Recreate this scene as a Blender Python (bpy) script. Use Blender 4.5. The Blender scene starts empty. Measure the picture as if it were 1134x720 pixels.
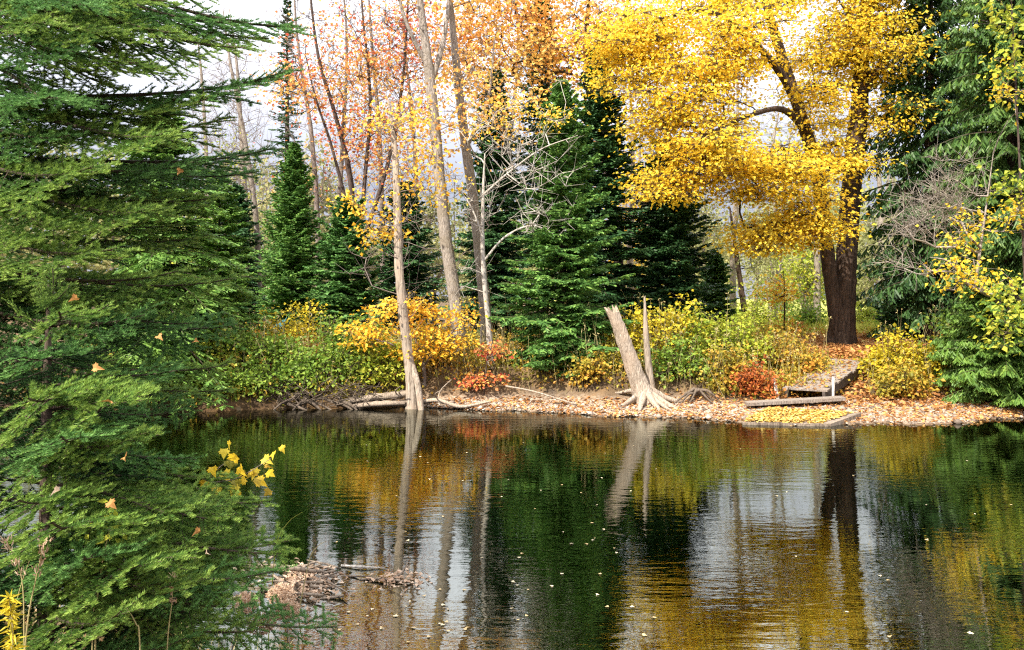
import bpy, math, numpy as np
from mathutils import Matrix, Vector

# ------------------------------------------------------------------ camera, sky, sun, exposure
F, CX, HY, EYE = 900.0, 567.0, 330.0, 2.2          # lens in photo pixels, eye height over the water
scene = bpy.context.scene
C = scene.collection
cam_data = bpy.data.cameras.new("camera")
cam_data.sensor_width = 36.0
cam_data.lens = 36.0 * F / 1134.0
cam_data.shift_y = (HY - 360.0) / 1134.0
cam_data.clip_start, cam_data.clip_end = 0.05, 1500.0
cam = bpy.data.objects.new("camera", cam_data)
C.objects.link(cam)
cam.location = (0, 0, EYE)
cam.rotation_euler = (math.radians(90), 0, 0)
scene.camera = cam

SUN_EL, SUN_AZ = math.radians(46), math.radians(-140)   # azimuth from +Y (away from camera), negative = left
world = bpy.data.worlds.new("World")
scene.world = world
world.use_nodes = True
nt = world.node_tree
nt.nodes.clear()
wo = nt.nodes.new('ShaderNodeOutputWorld')
bg = nt.nodes.new('ShaderNodeBackground')
sky = nt.nodes.new('ShaderNodeTexSky')
sky.sky_type = 'NISHITA'
sky.sun_disc = False
sky.sun_elevation = SUN_EL
sky.sun_rotation = SUN_AZ
sky.dust_density = 2.0
tc = nt.nodes.new('ShaderNodeTexCoord')
mp = nt.nodes.new('ShaderNodeMapping'); mp.inputs['Scale'].default_value = (1.6, 1.6, 4.0)
ns = nt.nodes.new('ShaderNodeTexNoise'); ns.inputs['Scale'].default_value = 1.6; ns.inputs['Detail'].default_value = 6
rp = nt.nodes.new('ShaderNodeValToRGB')
rp.color_ramp.elements[0].position = 0.30; rp.color_ramp.elements[0].color = (0.72, 0.72, 0.72, 1)
rp.color_ramp.elements[1].position = 0.62; rp.color_ramp.elements[1].color = (0.97, 0.97, 0.97, 1)
mx = nt.nodes.new('ShaderNodeMixRGB')
L = nt.links
sx = nt.nodes.new('ShaderNodeSeparateXYZ'); L.new(tc.outputs['Generated'], sx.inputs[0])
cr = nt.nodes.new('ShaderNodeValToRGB')                     # cloud veil: brighter overhead, as a thin overcast is
cr.color_ramp.elements[0].position = 0.13; cr.color_ramp.elements[0].color = (.20, .205, .235, 1)
cr.color_ramp.elements[1].position = 0.46; cr.color_ramp.elements[1].color = (1, 1, 1, 1)
L.new(sx.outputs['Z'], cr.inputs['Fac'])
ml = nt.nodes.new('ShaderNodeMixRGB'); ml.blend_type = 'MULTIPLY'; ml.inputs['Fac'].default_value = 1
ml.inputs['Color2'].default_value = (14.5, 14.5, 15.2, 1); L.new(cr.outputs['Color'], ml.inputs['Color1']); L.new(ml.outputs['Color'], mx.inputs['Color2'])
L.new(tc.outputs['Generated'], mp.inputs['Vector']); L.new(mp.outputs['Vector'], ns.inputs['Vector'])
L.new(ns.outputs['Fac'], rp.inputs['Fac']); L.new(rp.outputs['Color'], mx.inputs['Fac'])
L.new(sky.outputs['Color'], mx.inputs['Color1']); L.new(mx.outputs['Color'], bg.inputs['Color'])
bg.inputs['Strength'].default_value = 0.095
L.new(bg.outputs['Background'], wo.inputs['Surface'])

sun_data = bpy.data.lights.new("sun", 'SUN')
sun_data.energy = 4.8
sun_data.angle = math.radians(0.6)
sun_data.color = (1.0, 0.93, 0.82)
sun = bpy.data.objects.new("sun", sun_data)
C.objects.link(sun)
sd = Vector((math.sin(SUN_AZ) * math.cos(SUN_EL), math.cos(SUN_AZ) * math.cos(SUN_EL), math.sin(SUN_EL)))
sun.rotation_euler = sd.to_track_quat('Z', 'Y').to_euler()
sun.location = (-20, -10, 30)

scene.view_settings.view_transform = 'Standard'
scene.view_settings.look = 'None'
scene.view_settings.exposure = 1.10
scene.view_settings.gamma = 1.0
scene.view_settings.use_curve_mapping = False
cy = scene.cycles
cy.max_bounces = 7; cy.diffuse_bounces = 3; cy.glossy_bounces = 3; cy.transmission_bounces = 4; cy.transparent_max_bounces = 8
cy.caustics_reflective = False; cy.caustics_refractive = False
cy.sample_clamp_indirect = 6.0
cy.use_denoising = False
cy.pixel_filter_type = 'BLACKMAN_HARRIS'
cy.filter_width = 1.2

# ------------------------------------------------------------------ helpers
R = np.random.default_rng(11)
UP = np.array([0., 0., 1.])

def at(px, py, D):
    """point at distance D whose picture lies at the photo's pixel px, py"""
    return np.array([(px - CX) * D / F, D, EYE - (py - HY) * D / F])

def unit(v):
    v = np.asarray(v, float)
    return v / np.maximum(np.linalg.norm(v, axis=-1, keepdims=True), 1e-9)

def rv(n, s=1.0):
    return R.normal(size=(n, 3)) * s

class Buf:
    """collects faces and links them as one mesh object"""
    def __init__(self):
        self.v, self.f, self.n = [], [], 0
    def add(self, verts, faces, mat=0, rnd=0.5, smooth=False):
        verts = np.asarray(verts, np.float32).reshape(-1, 3)
        faces = np.asarray(faces, np.int32)
        m = len(faces)
        if m == 0: return
        rn = np.full(m, rnd, np.float32) if np.ndim(rnd) == 0 else np.asarray(rnd, np.float32)
        self.v.append(verts)
        self.f.append((faces + self.n, mat, rn, smooth))
        self.n += len(verts)
    def mesh(self, name, mats, origin=(0, 0, 0)):
        me = bpy.data.meshes.new(name)
        V = np.concatenate(self.v) - np.asarray(origin, np.float32)
        me.vertices.add(len(V)); me.vertices.foreach_set('co', V.ravel())
        loops = np.concatenate([f.ravel() for f, _, _, _ in self.f])
        tot = np.concatenate([np.full(len(f), f.shape[1], np.int32) for f, _, _, _ in self.f])
        start = np.concatenate([[0], np.cumsum(tot)[:-1]]).astype(np.int32)
        me.loops.add(len(loops)); me.loops.foreach_set('vertex_index', loops)
        me.polygons.add(len(tot)); me.polygons.foreach_set('loop_start', start)
        me.polygons.foreach_set('material_index', np.concatenate([np.full(len(f), m, np.int32) for f, m, _, _ in self.f]))
        me.polygons.foreach_set('use_smooth', np.concatenate([np.full(len(f), s, bool) for f, _, _, s in self.f]))
        at_ = me.attributes.new('rnd', 'FLOAT', 'FACE')
        at_.data.foreach_set('value', np.concatenate([r for _, _, r, _ in self.f]))
        for m in mats: me.materials.append(m)
        me.update(calc_edges=True)
        return me
    def build(self, name, mats, parent=None):
        if not isinstance(mats, (list, tuple)): mats = [mats]
        if self.n == 0: return None
        if parent is not None:
            o = bpy.data.objects.new(name, self.mesh(name, mats, parent.location))
            o.parent = parent
        else:
            V = np.concatenate(self.v)
            org = np.array([(V[:, 0].min() + V[:, 0].max()) / 2, (V[:, 1].min() + V[:, 1].max()) / 2, V[:, 2].min()])
            o = bpy.data.objects.new(name, self.mesh(name, mats, org)); o.location = org
        C.objects.link(o)
        return o

def tag(o, label, cat, group=None, kind=None):
    if label: o['label'] = label
    if cat: o['category'] = cat
    if group: o['group'] = group
    if kind: o['kind'] = kind
    return o

def thing(name, label, cat, loc, group=None):
    o = bpy.data.objects.new(name, None)
    o.empty_display_size = 0.2
    C.objects.link(o)
    o.location = [float(x) for x in loc]
    return tag(o, label, cat, group)

def frame(d):
    d = unit(d)
    ref = np.where(np.abs(d[..., 2:3]) > 0.9, np.array([1., 0, 0]), UP)
    u = unit(np.cross(d, ref))
    return d, u, np.cross(d, u)

def sticks(b, A, B, ra, rb, k=3, mat=0, rnd=0.5):
    A, B = np.atleast_2d(A), np.atleast_2d(B)
    n = len(A)
    if n == 0: return
    ra = np.broadcast_to(np.asarray(ra, float), (n,)); rb = np.broadcast_to(np.asarray(rb, float), (n,))
    _, u, v = frame(B - A)
    a = np.arange(k) / k * 2 * math.pi
    ring = np.cos(a)[None, :, None] * u[:, None] + np.sin(a)[None, :, None] * v[:, None]
    V = np.concatenate([A[:, None] + ring * ra[:, None, None], B[:, None] + ring * rb[:, None, None]], 1)
    i = np.arange(k); j = (i + 1) % k
    f = np.stack([i, j, j + k, i + k], -1)
    b.add(V, (f[None] + (np.arange(n) * 2 * k)[:, None, None]).reshape(-1, 4), mat, rnd, True)

def smooth_path(pts, n=24):
    """Catmull-Rom through pts"""
    P = np.asarray(pts, float)
    P = np.vstack([2 * P[0] - P[1], P, 2 * P[-1] - P[-2]])
    m = len(P) - 3
    out = []
    for t in np.linspace(0, m - 1e-6, n):
        i = int(t); f = t - i
        p0, p1, p2, p3 = P[i:i + 4]
        out.append(0.5 * (2 * p1 + (p2 - p0) * f + (2 * p0 - 5 * p1 + 4 * p2 - p3) * f * f + (3 * p1 - p0 - 3 * p2 + p3) * f ** 3))
    return np.array(out)

def tube(b, P, rad, k=8, mat=0, rough=0.0, cap=True, jag=0.0, flare=0.0, rnd=0.5):
    P = np.asarray(P, float); n = len(P)
    rad = np.interp(np.linspace(0, 1, n), np.linspace(0, 1, len(np.atleast_1d(rad))), np.atleast_1d(rad))
    T = unit(np.gradient(P, axis=0))
    u = unit(np.cross(T[0], [0.3, 1, 0.1])); U = []
    for i in range(n):
        u = unit(u - T[i] * np.dot(u, T[i])); U.append(u)
    U = np.array(U); Vv = np.cross(T, U)
    a = np.arange(k) / k * 2 * math.pi
    mul = np.ones((n, k))
    if rough:
        ribs = R.normal(size=k) * rough
        mul += ribs[None] * 0.8 + R.normal(size=(n, k)) * rough * 0.5
    if flare:
        s = np.linspace(0, 1, n)[:, None]
        lob = 0.5 + 0.5 * np.cos(a * 5 + R.uniform(0, 6))[None] * 0.8
        mul += flare * np.exp(-s * 14) * (0.5 + lob)
    ring = np.cos(a)[None, :, None] * U[:, None] + np.sin(a)[None, :, None] * Vv[:, None]
    V = P[:, None] + ring * (rad[:, None] * mul)[..., None]
    if jag:
        V[-1] += T[-1] * R.uniform(0, jag, k)[:, None]
    i = np.arange(k); j = (i + 1) % k
    f = np.stack([i, j, j + k, i + k], -1)
    faces = (f[None] + (np.arange(n - 1) * k)[:, None, None]).reshape(-1, 4)
    b.add(V.reshape(-1, 3), faces, mat, rnd, True)
    if cap:
        c = np.vstack([V[-1], P[-1] + T[-1] * (jag * 0.3)])
        b.add(c, np.stack([i, j, np.full(k, k)], -1), mat, rnd, False)

def leaves(b, p, d, nrm, ln, wd, mat=0, rnd=None, fold=0.18):
    """kite shaped leaves, folded along the midrib"""
    n = len(p)
    if n == 0: return
    d = unit(d); s = unit(np.cross(d, nrm)); nn = np.cross(s, d)
    ln = np.broadcast_to(np.asarray(ln, float), (n,))[:, None]; wd = np.broadcast_to(np.asarray(wd, float), (n,))[:, None]
    V = np.stack([p, p + d * ln * .42 + s * wd * .5 + nn * wd * fold, p + d * ln - nn * ln * .12, p + d * ln * .42 - s * wd * .5 + nn * wd * fold], 1)
    f = np.arange(4)[None] + (np.arange(n) * 4)[:, None]
    if rnd is None: rnd = R.random(n)
    b.add(V.reshape(-1, 3), f, mat, rnd)

def strips(b, A, B, w, mat=0, rnd=None, roll=0.7, taper=0.35):
    n = len(A)
    if n == 0: return
    d = unit(B - A)
    s = unit(np.cross(d, UP + rv(n, roll)))
    w = np.broadcast_to(np.asarray(w, float), (n,))[:, None] * .5
    M = A + (B - A) * .45
    V = np.stack([A - s * w * .6, A + s * w * .6, M + s * w, B + s * w * taper, B - s * w * taper, M - s * w], 1)
    k = np.arange(n)[:, None] * 6
    if rnd is None: rnd = R.random(n)
    b.add(V.reshape(-1, 3), np.arange(6)[None] + k, mat, rnd)

# ------------------------------------------------------------------ materials
def new_mat(name):
    m = bpy.data.materials.new(name); m.use_nodes = True
    t = m.node_tree; t.nodes.clear()
    return m, t, t.nodes.new('ShaderNodeOutputMaterial')

def N(t, typ, **kw):
    n = t.nodes.new(typ)
    for k, v in kw.items():
        if k in n.inputs: n.inputs[k].default_value = v
        else: setattr(n, k, v)
    return n

def ramp(t, stops):
    n = t.nodes.new('ShaderNodeValToRGB'); e = n.color_ramp.elements
    while len(e) < len(stops): e.new(0.5)
    for k, (p, c) in enumerate(stops):
        e[k].position = p; e[k].color = (*c, 1)
    return n

def leaf_mat(name, stops, trans=0.4, rough=0.45, clump=0.35, scale=0.9, spec=0.3):
    """stops: leaf colours from one kind to the other; each leaf draws its own, and whole sprays lean one way"""
    m, t, out = new_mat(name)
    a = N(t, 'ShaderNodeAttribute', attribute_name='rnd')
    tc = N(t, 'ShaderNodeTexCoord')
    no = N(t, 'ShaderNodeTexNoise', Scale=scale, Detail=3.0)
    t.links.new(tc.outputs['Object'], no.inputs['Vector'])
    mr = N(t, 'ShaderNodeMapRange'); mr.inputs['From Min'].default_value = .3; mr.inputs['From Max'].default_value = .7
    t.links.new(no.outputs['Fac'], mr.inputs['Value'])
    mix = N(t, 'ShaderNodeMix', data_type='FLOAT'); mix.inputs[0].default_value = clump
    t.links.new(a.outputs['Fac'], mix.inputs[2]); t.links.new(mr.outputs['Result'], mix.inputs[3])
    rp = ramp(t, stops); t.links.new(mix.outputs[0], rp.inputs['Fac'])
    pb = N(t, 'ShaderNodeBsdfPrincipled', Roughness=rough)
    pb.inputs['Specular IOR Level'].default_value = spec
    tr = N(t, 'ShaderNodeBsdfTranslucent')
    ms = N(t, 'ShaderNodeMixShader'); ms.inputs[0].default_value = trans
    t.links.new(rp.outputs['Color'], pb.inputs['Base Color']); t.links.new(rp.outputs['Color'], tr.inputs['Color'])
    t.links.new(pb.outputs[0], ms.inputs[1]); t.links.new(tr.outputs[0], ms.inputs[2]); t.links.new(ms.outputs[0], out.inputs['Surface'])
    return m

def bark_mat(name, c1, c2, scale=6.0, bump=0.6, stretch=0.18, c3=None):
    m, t, out = new_mat(name)
    tc = N(t, 'ShaderNodeTexCoord'); mp = N(t, 'ShaderNodeMapping')
    mp.inputs['Scale'].default_value = (1, 1, stretch)
    t.links.new(tc.outputs['Object'], mp.inputs['Vector'])
    n1 = N(t, 'ShaderNodeTexNoise', Scale=scale * 2.2, Detail=8.0, Roughness=.65)
    vo = N(t, 'ShaderNodeTexVoronoi', Scale=scale * 2.5, feature='DISTANCE_TO_EDGE')
    n2 = N(t, 'ShaderNodeTexNoise', Scale=2.2, Detail=4.0)
    t.links.new(mp.outputs[0], n1.inputs['Vector']); t.links.new(mp.outputs[0], vo.inputs['Vector']); t.links.new(tc.outputs['Object'], n2.inputs['Vector'])
    r1 = ramp(t, [(.3, c1), (.7, c2)]); t.links.new(n1.outputs['Fac'], r1.inputs['Fac'])
    mx = N(t, 'ShaderNodeMixRGB'); mx.inputs['Color2'].default_value = (*(c3 or c2), 1)
    r2 = ramp(t, [(.48, (0, 0, 0)), (.6, (.8, .8, .8))]); t.links.new(n2.outputs['Fac'], r2.inputs['Fac'])
    t.links.new(r2.outputs[0], mx.inputs['Fac']); t.links.new(r1.outputs[0], mx.inputs['Color1'])
    pb = N(t, 'ShaderNodeBsdfPrincipled', Roughness=.85)
    pb.inputs['Specular IOR Level'].default_value = 0.2
    ad = N(t, 'ShaderNodeMath', operation='MULTIPLY'); t.links.new(vo.outputs['Distance'], ad.inputs[0]); t.links.new(n1.outputs['Fac'], ad.inputs[1])
    bp = N(t, 'ShaderNodeBump', Strength=bump, Distance=.03)
    t.links.new(ad.outputs[0], bp.inputs['Height']); t.links.new(bp.outputs[0], pb.inputs['Normal'])
    ck = ramp(t, [(.0, (.35, .32, .30)), (.09, (1, 1, 1))]); t.links.new(vo.outputs['Distance'], ck.inputs['Fac'])      # dark cracks
    mk = N(t, 'ShaderNodeMixRGB', blend_type='MULTIPLY'); mk.inputs['Fac'].default_value = .8
    t.links.new(mx.outputs[0], mk.inputs['Color1']); t.links.new(ck.outputs[0], mk.inputs['Color2'])
    t.links.new(mk.outputs[0], pb.inputs['Base Color']); t.links.new(pb.outputs[0], out.inputs['Surface'])
    return m

M = {}
M['spruce'] = leaf_mat('spruce_needles', [(0, (.028, .085, .025)), (.45, (.080, .19, .048)), (.8, (.15, .30, .075)), (1, (.25, .42, .10))], .22, .5, .3, 2.0, .15)
M['needle_shade'] = leaf_mat('old_needles_shade_tone', [(0, (.008, .026, .008)), (.6, (.020, .058, .014)), (1, (.055, .12, .028))], .15, .5, .3, 2.0, .12)  # old inner needles, darkened further so the colour carries the crown's shade
M['fir_near'] = leaf_mat('near_fir_needles', [(0, (.026, .080, .018)), (.45, (.095, .19, .034)), (.8, (.25, .37, .065)), (1, (.38, .50, .11))], .3, .5, .3, 3.0, .2)
M['fir_blue'] = leaf_mat('blue_fir_needles', [(0, (.035, .095, .028)), (.5, (.115, .25, .052)), (1, (.29, .45, .10))], .3, .5, .3, 2.0, .2)
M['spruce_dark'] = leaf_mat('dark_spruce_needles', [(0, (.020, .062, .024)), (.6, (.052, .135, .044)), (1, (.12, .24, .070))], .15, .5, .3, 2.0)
M['hemlock'] = leaf_mat('hemlock_needles', [(0, (.05, .12, .022)), (.5, (.13, .26, .045)), (1, (.28, .42, .08))], .3, .5, .4, 1.5)
M['cedar'] = leaf_mat('cedar_fronds', [(0, (.04, .10, .018)), (.5, (.12, .23, .036)), (1, (.26, .38, .07))], .3, .5, .4, 1.5)
M['cedar_mid'] = leaf_mat('mid_green_cedar_fronds', [(0, (.026, .068, .016)), (.5, (.072, .15, .030)), (1, (.19, .29, .06))], .3, .5, .4, 1.5)  # green between the bright and the dark cedar
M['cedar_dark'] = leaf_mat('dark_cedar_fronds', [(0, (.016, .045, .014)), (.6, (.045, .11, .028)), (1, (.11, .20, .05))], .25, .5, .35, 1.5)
M['yellow'] = leaf_mat('yellow_maple_leaves', [(0, (.66, .30, .02)), (.12, (.86, .54, .03)), (.5, (.91, .68, .055)), (.85, (.91, .77, .11)), (1, (.70, .68, .10))], .55, .5, .35, .7)
M['gold'] = leaf_mat('golden_orange_leaves', [(0, (.64, .24, .02)), (.25, (.84, .46, .035)), (.65, (.88, .62, .06)), (1, (.76, .64, .14))], .45, .5, .35, 1.0)
M['orange'] = leaf_mat('orange_maple_leaves', [(0, (.62, .20, .06)), (.3, (.82, .41, .10)), (.65, (.87, .56, .14)), (1, (.86, .68, .20))], .45, .5, .45, .5)
M['red'] = leaf_mat('red_maple_leaves', [(0, (.45, .03, .04)), (.25, (.66, .11, .07)), (.45, (.74, .30, .10)), (.7, (.78, .48, .12)), (1, (.66, .54, .18))], .45, .5, .5, .45)
M['lime'] = leaf_mat('yellow_green_leaves', [(0, (.10, .17, .018)), (.4, (.30, .38, .035)), (.75, (.52, .52, .06)), (1, (.66, .54, .07))], .4, .5, .45, 1.0)
M['green_leaf'] = leaf_mat('green_shrub_leaves', [(0, (.06, .13, .018)), (.5, (.18, .29, .035)), (.85, (.30, .38, .05)), (1, (.55, .42, .06))], .4, .5, .4, 1.2)
M['shrub_yellow'] = leaf_mat('yellow_shrub_leaves', [(0, (.16, .17, .02)), (.35, (.50, .42, .03)), (.8, (.80, .62, .05)), (1, (.80, .40, .05))], .4, .5, .4, 1.2)
M['mixed'] = leaf_mat('turning_shrub_leaves', [(0, (.10, .13, .02)), (.4, (.36, .31, .04)), (.7, (.60, .36, .05)), (1, (.50, .15, .04))], .4, .5, .5, 1.2)
M['rust'] = leaf_mat('rusty_fern_leaves', [(0, (.22, .05, .014)), (.5, (.46, .13, .03)), (1, (.62, .26, .07))], .35, .6, .3, 2.0)
M['olive'] = leaf_mat('far_olive_leaves', [(0, (.14, .15, .06)), (.4, (.27, .28, .11)), (.75, (.42, .40, .16)), (1, (.54, .42, .20))], .4, .6, .6, .35)
M['dry'] = leaf_mat('dry_brown_leaves', [(0, (.16, .07, .03)), (.45, (.40, .20, .09)), (.8, (.58, .34, .16)), (1, (.72, .50, .20))], .25, .7, .3, 2.0)
M['litter'] = leaf_mat('fallen_leaf_litter', [(0, (.14, .055, .022)), (.35, (.36, .155, .05)), (.7, (.56, .29, .09)), (1, (.66, .44, .17))], .2, .65, .35, 1.0)
M['pale_leaf'] = leaf_mat('pale_floating_leaves', [(0, (.45, .32, .14)), (.5, (.68, .56, .34)), (1, (.8, .74, .58))], .1, .35, .2, 2.0)
M['seed'] = leaf_mat('dried_flower_bracts', [(0, (.34, .20, .12)), (.5, (.58, .41, .28)), (1, (.74, .58, .43))], .3, .7, .2, 6.0)
M['grass'] = leaf_mat('meadow_grass_blades', [(0, (.16, .20, .03)), (.5, (.34, .36, .06)), (1, (.56, .50, .12))], .4, .6, .5, .5)
M['straw'] = leaf_mat('dry_grass_straw', [(0, (.30, .26, .10)), (1, (.62, .52, .26))], .3, .6, .2, 2.0)
M['bark_maple'] = bark_mat('dark_maple_bark', (.026, .018, .014), (.13, .085, .060), 7, 1.0, .16, (.07, .048, .036))
M['bark_grey'] = bark_mat('pale_grey_bark', (.13, .105, .085), (.46, .40, .34), 14, .8, .22, (.24, .20, .15))
M['bark_brown'] = bark_mat('brown_spruce_bark', (.03, .02, .015), (.085, .06, .045), 8, .6, .3)
M['bark_twig'] = bark_mat('grey_twig_bark', (.12, .095, .08), (.26, .21, .18), 8, .2, .3)
M['bark_dark_twig'] = bark_mat('dark_twig_bark', (.04, .028, .024), (.10, .07, .055), 8, .2, .3)
M['bark_white'] = bark_mat('bleached_bark', (.24, .21, .17), (.60, .56, .50), 8, .3, .3, (.45, .40, .34))
M['dead_wood'] = bark_mat('weathered_dead_wood', (.12, .085, .058), (.58, .49, .39), 16, 1.0, .05, (.40, .31, .23))
M['root'] = bark_mat('shade_dark_roots', (.035, .026, .02), (.15, .115, .085), 9, .6, .2)  # driftwood tone darkened: shade among the roots is put into the colour
M['drift'] = bark_mat('grey_driftwood', (.09, .066, .05), (.30, .24, .18), 9, .6, .2)
M['plank'] = bark_mat('weathered_planks', (.15, .125, .105), (.36, .31, .26), 10, .5, .3, (.25, .20, .16))
M['plank_dark'] = bark_mat('dark_planks', (.035, .028, .024), (.10, .08, .068), 10, .5, .3)  # darker tone for the beams of ramp and loose plank
M['post'] = bark_mat('pale_wooden_post', (.42, .38, .32), (.68, .63, .56), 10, .3, .3)
def plain(name, c, rough=.6):
    m, t, out = new_mat(name)
    no = N(t, 'ShaderNodeTexNoise', Scale=14.0, Detail=4.0)
    rp = ramp(t, [(.3, tuple(x * .75 for x in c)), (.7, c)]); t.links.new(no.outputs['Fac'], rp.inputs['Fac'])
    pb = N(t, 'ShaderNodeBsdfPrincipled', Roughness=rough)
    t.links.new(rp.outputs[0], pb.inputs['Base Color']); t.links.new(pb.outputs[0], out.inputs['Surface'])
    return m
M['tarp'] = plain('turquoise_tarp', (.03, .36, .42), .5)

# ------------------------------------------------------------------ terrain: one sheet, river bed included
SH = np.array([(-400, 455), (160, 455), (280, 455), (310, 453), (400, 451), (470, 451.5), (540, 454), (600, 457.5), (660, 460), (720, 462), (800, 467), (880, 470),
               (950, 471), (1010, 470), (1060, 468.5), (1110, 465.5), (1140, 463), (1500, 460)], float)
SHD = F * EYE / (SH[:, 1] - HY); SHX = (SH[:, 0] - CX) * SHD / F
BW_X = np.array([-30, -3.5, -1.5, -.2, 2.3, 4.1, 5.6, 7.2, 8.6, 9.6, 10.6, 40]); BW = np.array([.12, .12, .25, .7, .95, 1.5, 2.0, 2.2, 1.7, .6, .25, .2])
RW_X = np.array([3.6, 5.2, 7.6, 9.2]); RW = np.array([.9, 3.2, 3.4, 1.2])
NR = np.array([(-60, 6.5), (-9, 6.8), (-5, 6.4), (-3., 5.6), (-1.9, 5.0), (-1.2, 4.4), (-.6, 3.9), (.5, 3.5), (60, 3.3)])
_ph = R.uniform(0, 6.28, (14, 2)); _fr = R.normal(size=(14, 2)) * np.geomspace(.25, 3.2, 14)[:, None]
def bumps(x, y):
    z = 0
    for k in range(14):
        z = z + np.sin(x * _fr[k, 0] + _ph[k, 0]) * np.cos(y * _fr[k, 1] + _ph[k, 1]) / (1 + np.hypot(*_fr[k]) * 1.5)
    return z * .25
def far_shore(x):
    return np.interp(x, SHX, SHD) + .12 * np.sin(x * 2.3) + .06 * np.sin(x * 5.9 + 1)
def sstep(a, b, x):
    t = np.clip((x - a) / (b - a), 0, 1); return t * t * (3 - 2 * t)
def ground_z(x, y):
    x, y = np.asarray(x, float), np.asarray(y, float)
    yf, yn = far_shore(x), np.interp(x, NR[:, 0], NR[:, 1])
    bw = np.interp(x, BW_X, BW)
    s = y - yf; q = yn - y
    bu = bumps(x, y)
    beach = .10 * sstep(0, 1, s / bw) + .02
    rise = .62 * sstep(bw - .05, bw + np.interp(x, RW_X, RW), s) + .38 * sstep(bw + .6, 9.5, s)
    farz = beach + rise + bu * .10 * sstep(.3, 3, s) + .012 * bu
    nearz = .02 + .42 * sstep(0, 1.6, q) + .12 * sstep(1.5, 4, q) + bu * .05 * sstep(0, 1, q)
    dep = -np.minimum(.9, np.minimum(.04 + .10 * np.maximum(-q, 0) ** 1.15, .02 + .42 * np.maximum(-s, 0))) + .02 * bu
    return np.where(s > 0, farz, np.where(q > 0, nearz, dep))

def axis(segs):
    return np.concatenate([np.arange(a, b, st) for a, b, st in segs])
gx = axis([(-400, -60, 20), (-60, -20, 2), (-20, -12, .5), (-12, 13, .125), (13, 22, .5), (22, 60, 2), (60, 401, 20)])
gy = axis([(-20, 1, 1.), (1, 8, .15), (8, 13, .3), (13, 20, .1), (20, 30, .4), (30, 60, 2), (60, 600, 30)])
GX, GY = np.meshgrid(gx, gy)
GZ = ground_z(GX, GY)
nx, ny = len(gx), len(gy)
idx = np.arange(nx * ny).reshape(ny, nx)
fq = np.stack([idx[:-1, :-1], idx[:-1, 1:], idx[1:, 1:], idx[1:, :-1]], -1).reshape(-1, 4)
b = Buf(); b.add(np.stack([GX, GY, GZ], -1), fq, 0, .5, True)
me = b.mesh('ground', [])
S_ = (GY - far_shore(GX)); Q_ = np.interp(GX, NR[:, 0], NR[:, 1]) - GY
bwg = np.interp(GX, BW_X, BW)
beach_m = sstep(-.6, -.1, S_) * (1 - sstep(bwg - .1, bwg + .35, S_)) * sstep(-2.8, -1.2, GX)
grass_m = sstep(3.5, 7.5, S_ + bumps(GX, GY) * 3) * sstep(2.5, 5.5, GX) * (1 - sstep(.0, 2.4, 2.6 - np.hypot(GX - 9.0, (GY - 20.5) * .7)))
bed_m = ((S_ < 0) & (Q_ < 0)).astype(float)
deep_m = sstep(.22, .55, -GZ) * bed_m
for nm, arr in (('beach', beach_m), ('grass', grass_m), ('bed', bed_m), ('deep', deep_m), ('wet', sstep(-.2, 0, S_) * (1 - sstep(.08, .34, S_ + bumps(GX * 3, GY * 3) * .25)))):
    a_ = me.attributes.new(nm, 'FLOAT', 'POINT'); a_.data.foreach_set('value', arr.astype(np.float32).ravel())
m, t, out = new_mat('ground_soil')
def attr(n): return N(t, 'ShaderNodeAttribute', attribute_name=n).outputs['Fac']
tc = N(t, 'ShaderNodeTexCoord')
def noise(s, d=5.0):
    n = N(t, 'ShaderNodeTexNoise', Scale=s, Detail=d); t.links.new(tc.outputs['Object'], n.inputs['Vector']); return n.outputs['Fac']
def vor(s):
    n = N(t, 'ShaderNodeTexVoronoi', Scale=s); t.links.new(tc.outputs['Object'], n.inputs['Vector']); return n
def mixc(fac, a, c):
    n = N(t, 'ShaderNodeMixRGB'); t.links.new(fac, n.inputs['Fac']); t.links.new(a, n.inputs['Color1']); t.links.new(c, n.inputs['Color2']); return n.outputs[0]
def rampc(f, st):
    r_ = ramp(t, st); t.links.new(f, r_.inputs['Fac']); return r_.outputs[0]
def sep(c):
    n = N(t, 'ShaderNodeSeparateColor'); t.links.new(c, n.inputs[0]); return n.outputs[0]
soil = rampc(noise(3), [(.3, (.05, .035, .022)), (.55, (.13, .085, .045)), (.8, (.22, .13, .06))])
grav = rampc(sep(vor(28).outputs['Color']), [(.0, (.15, .10, .07)), (.4, (.32, .235, .165)), (.7, (.44, .33, .235)), (1, (.54, .46, .37))])
gras = rampc(noise(1.2), [(.3, (.16, .19, .035)), (.5, (.36, .38, .07)), (.75, (.50, .44, .13))])
stone = rampc(sep(vor(9).outputs['Color']), [(.0, (.09, .055, .026)), (.5, (.20, .125, .055)), (.85, (.32, .21, .10)), (1, (.42, .34, .22))])
silt = rampc(noise(1.5), [(.35, (.012, .030, .012)), (.7, (.030, .060, .020))])
c = mixc(attr('beach'), soil, grav); c = mixc(attr('grass'), c, gras)
bedc = mixc(attr('deep'), stone, silt); c = mixc(attr('bed'), c, bedc)
wt = N(t, 'ShaderNodeMixRGB', blend_type='MULTIPLY'); wt.inputs['Color2'].default_value = (.42, .38, .34, 1)         # soaked edge of the beach
t.links.new(attr('wet'), wt.inputs['Fac']); t.links.new(c, wt.inputs['Color1']); c = wt.outputs[0]
pb = N(t, 'ShaderNodeBsdfPrincipled', Roughness=.9); pb.inputs['Specular IOR Level'].default_value = .15
bp = N(t, 'ShaderNodeBump', Strength=.6, Distance=.03)
t.links.new(vor(28).outputs['Distance'], bp.inputs['Height']); t.links.new(bp.outputs[0], pb.inputs['Normal'])
t.links.new(c, pb.inputs['Base Color']); t.links.new(pb.outputs[0], out.inputs['Surface'])
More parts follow.
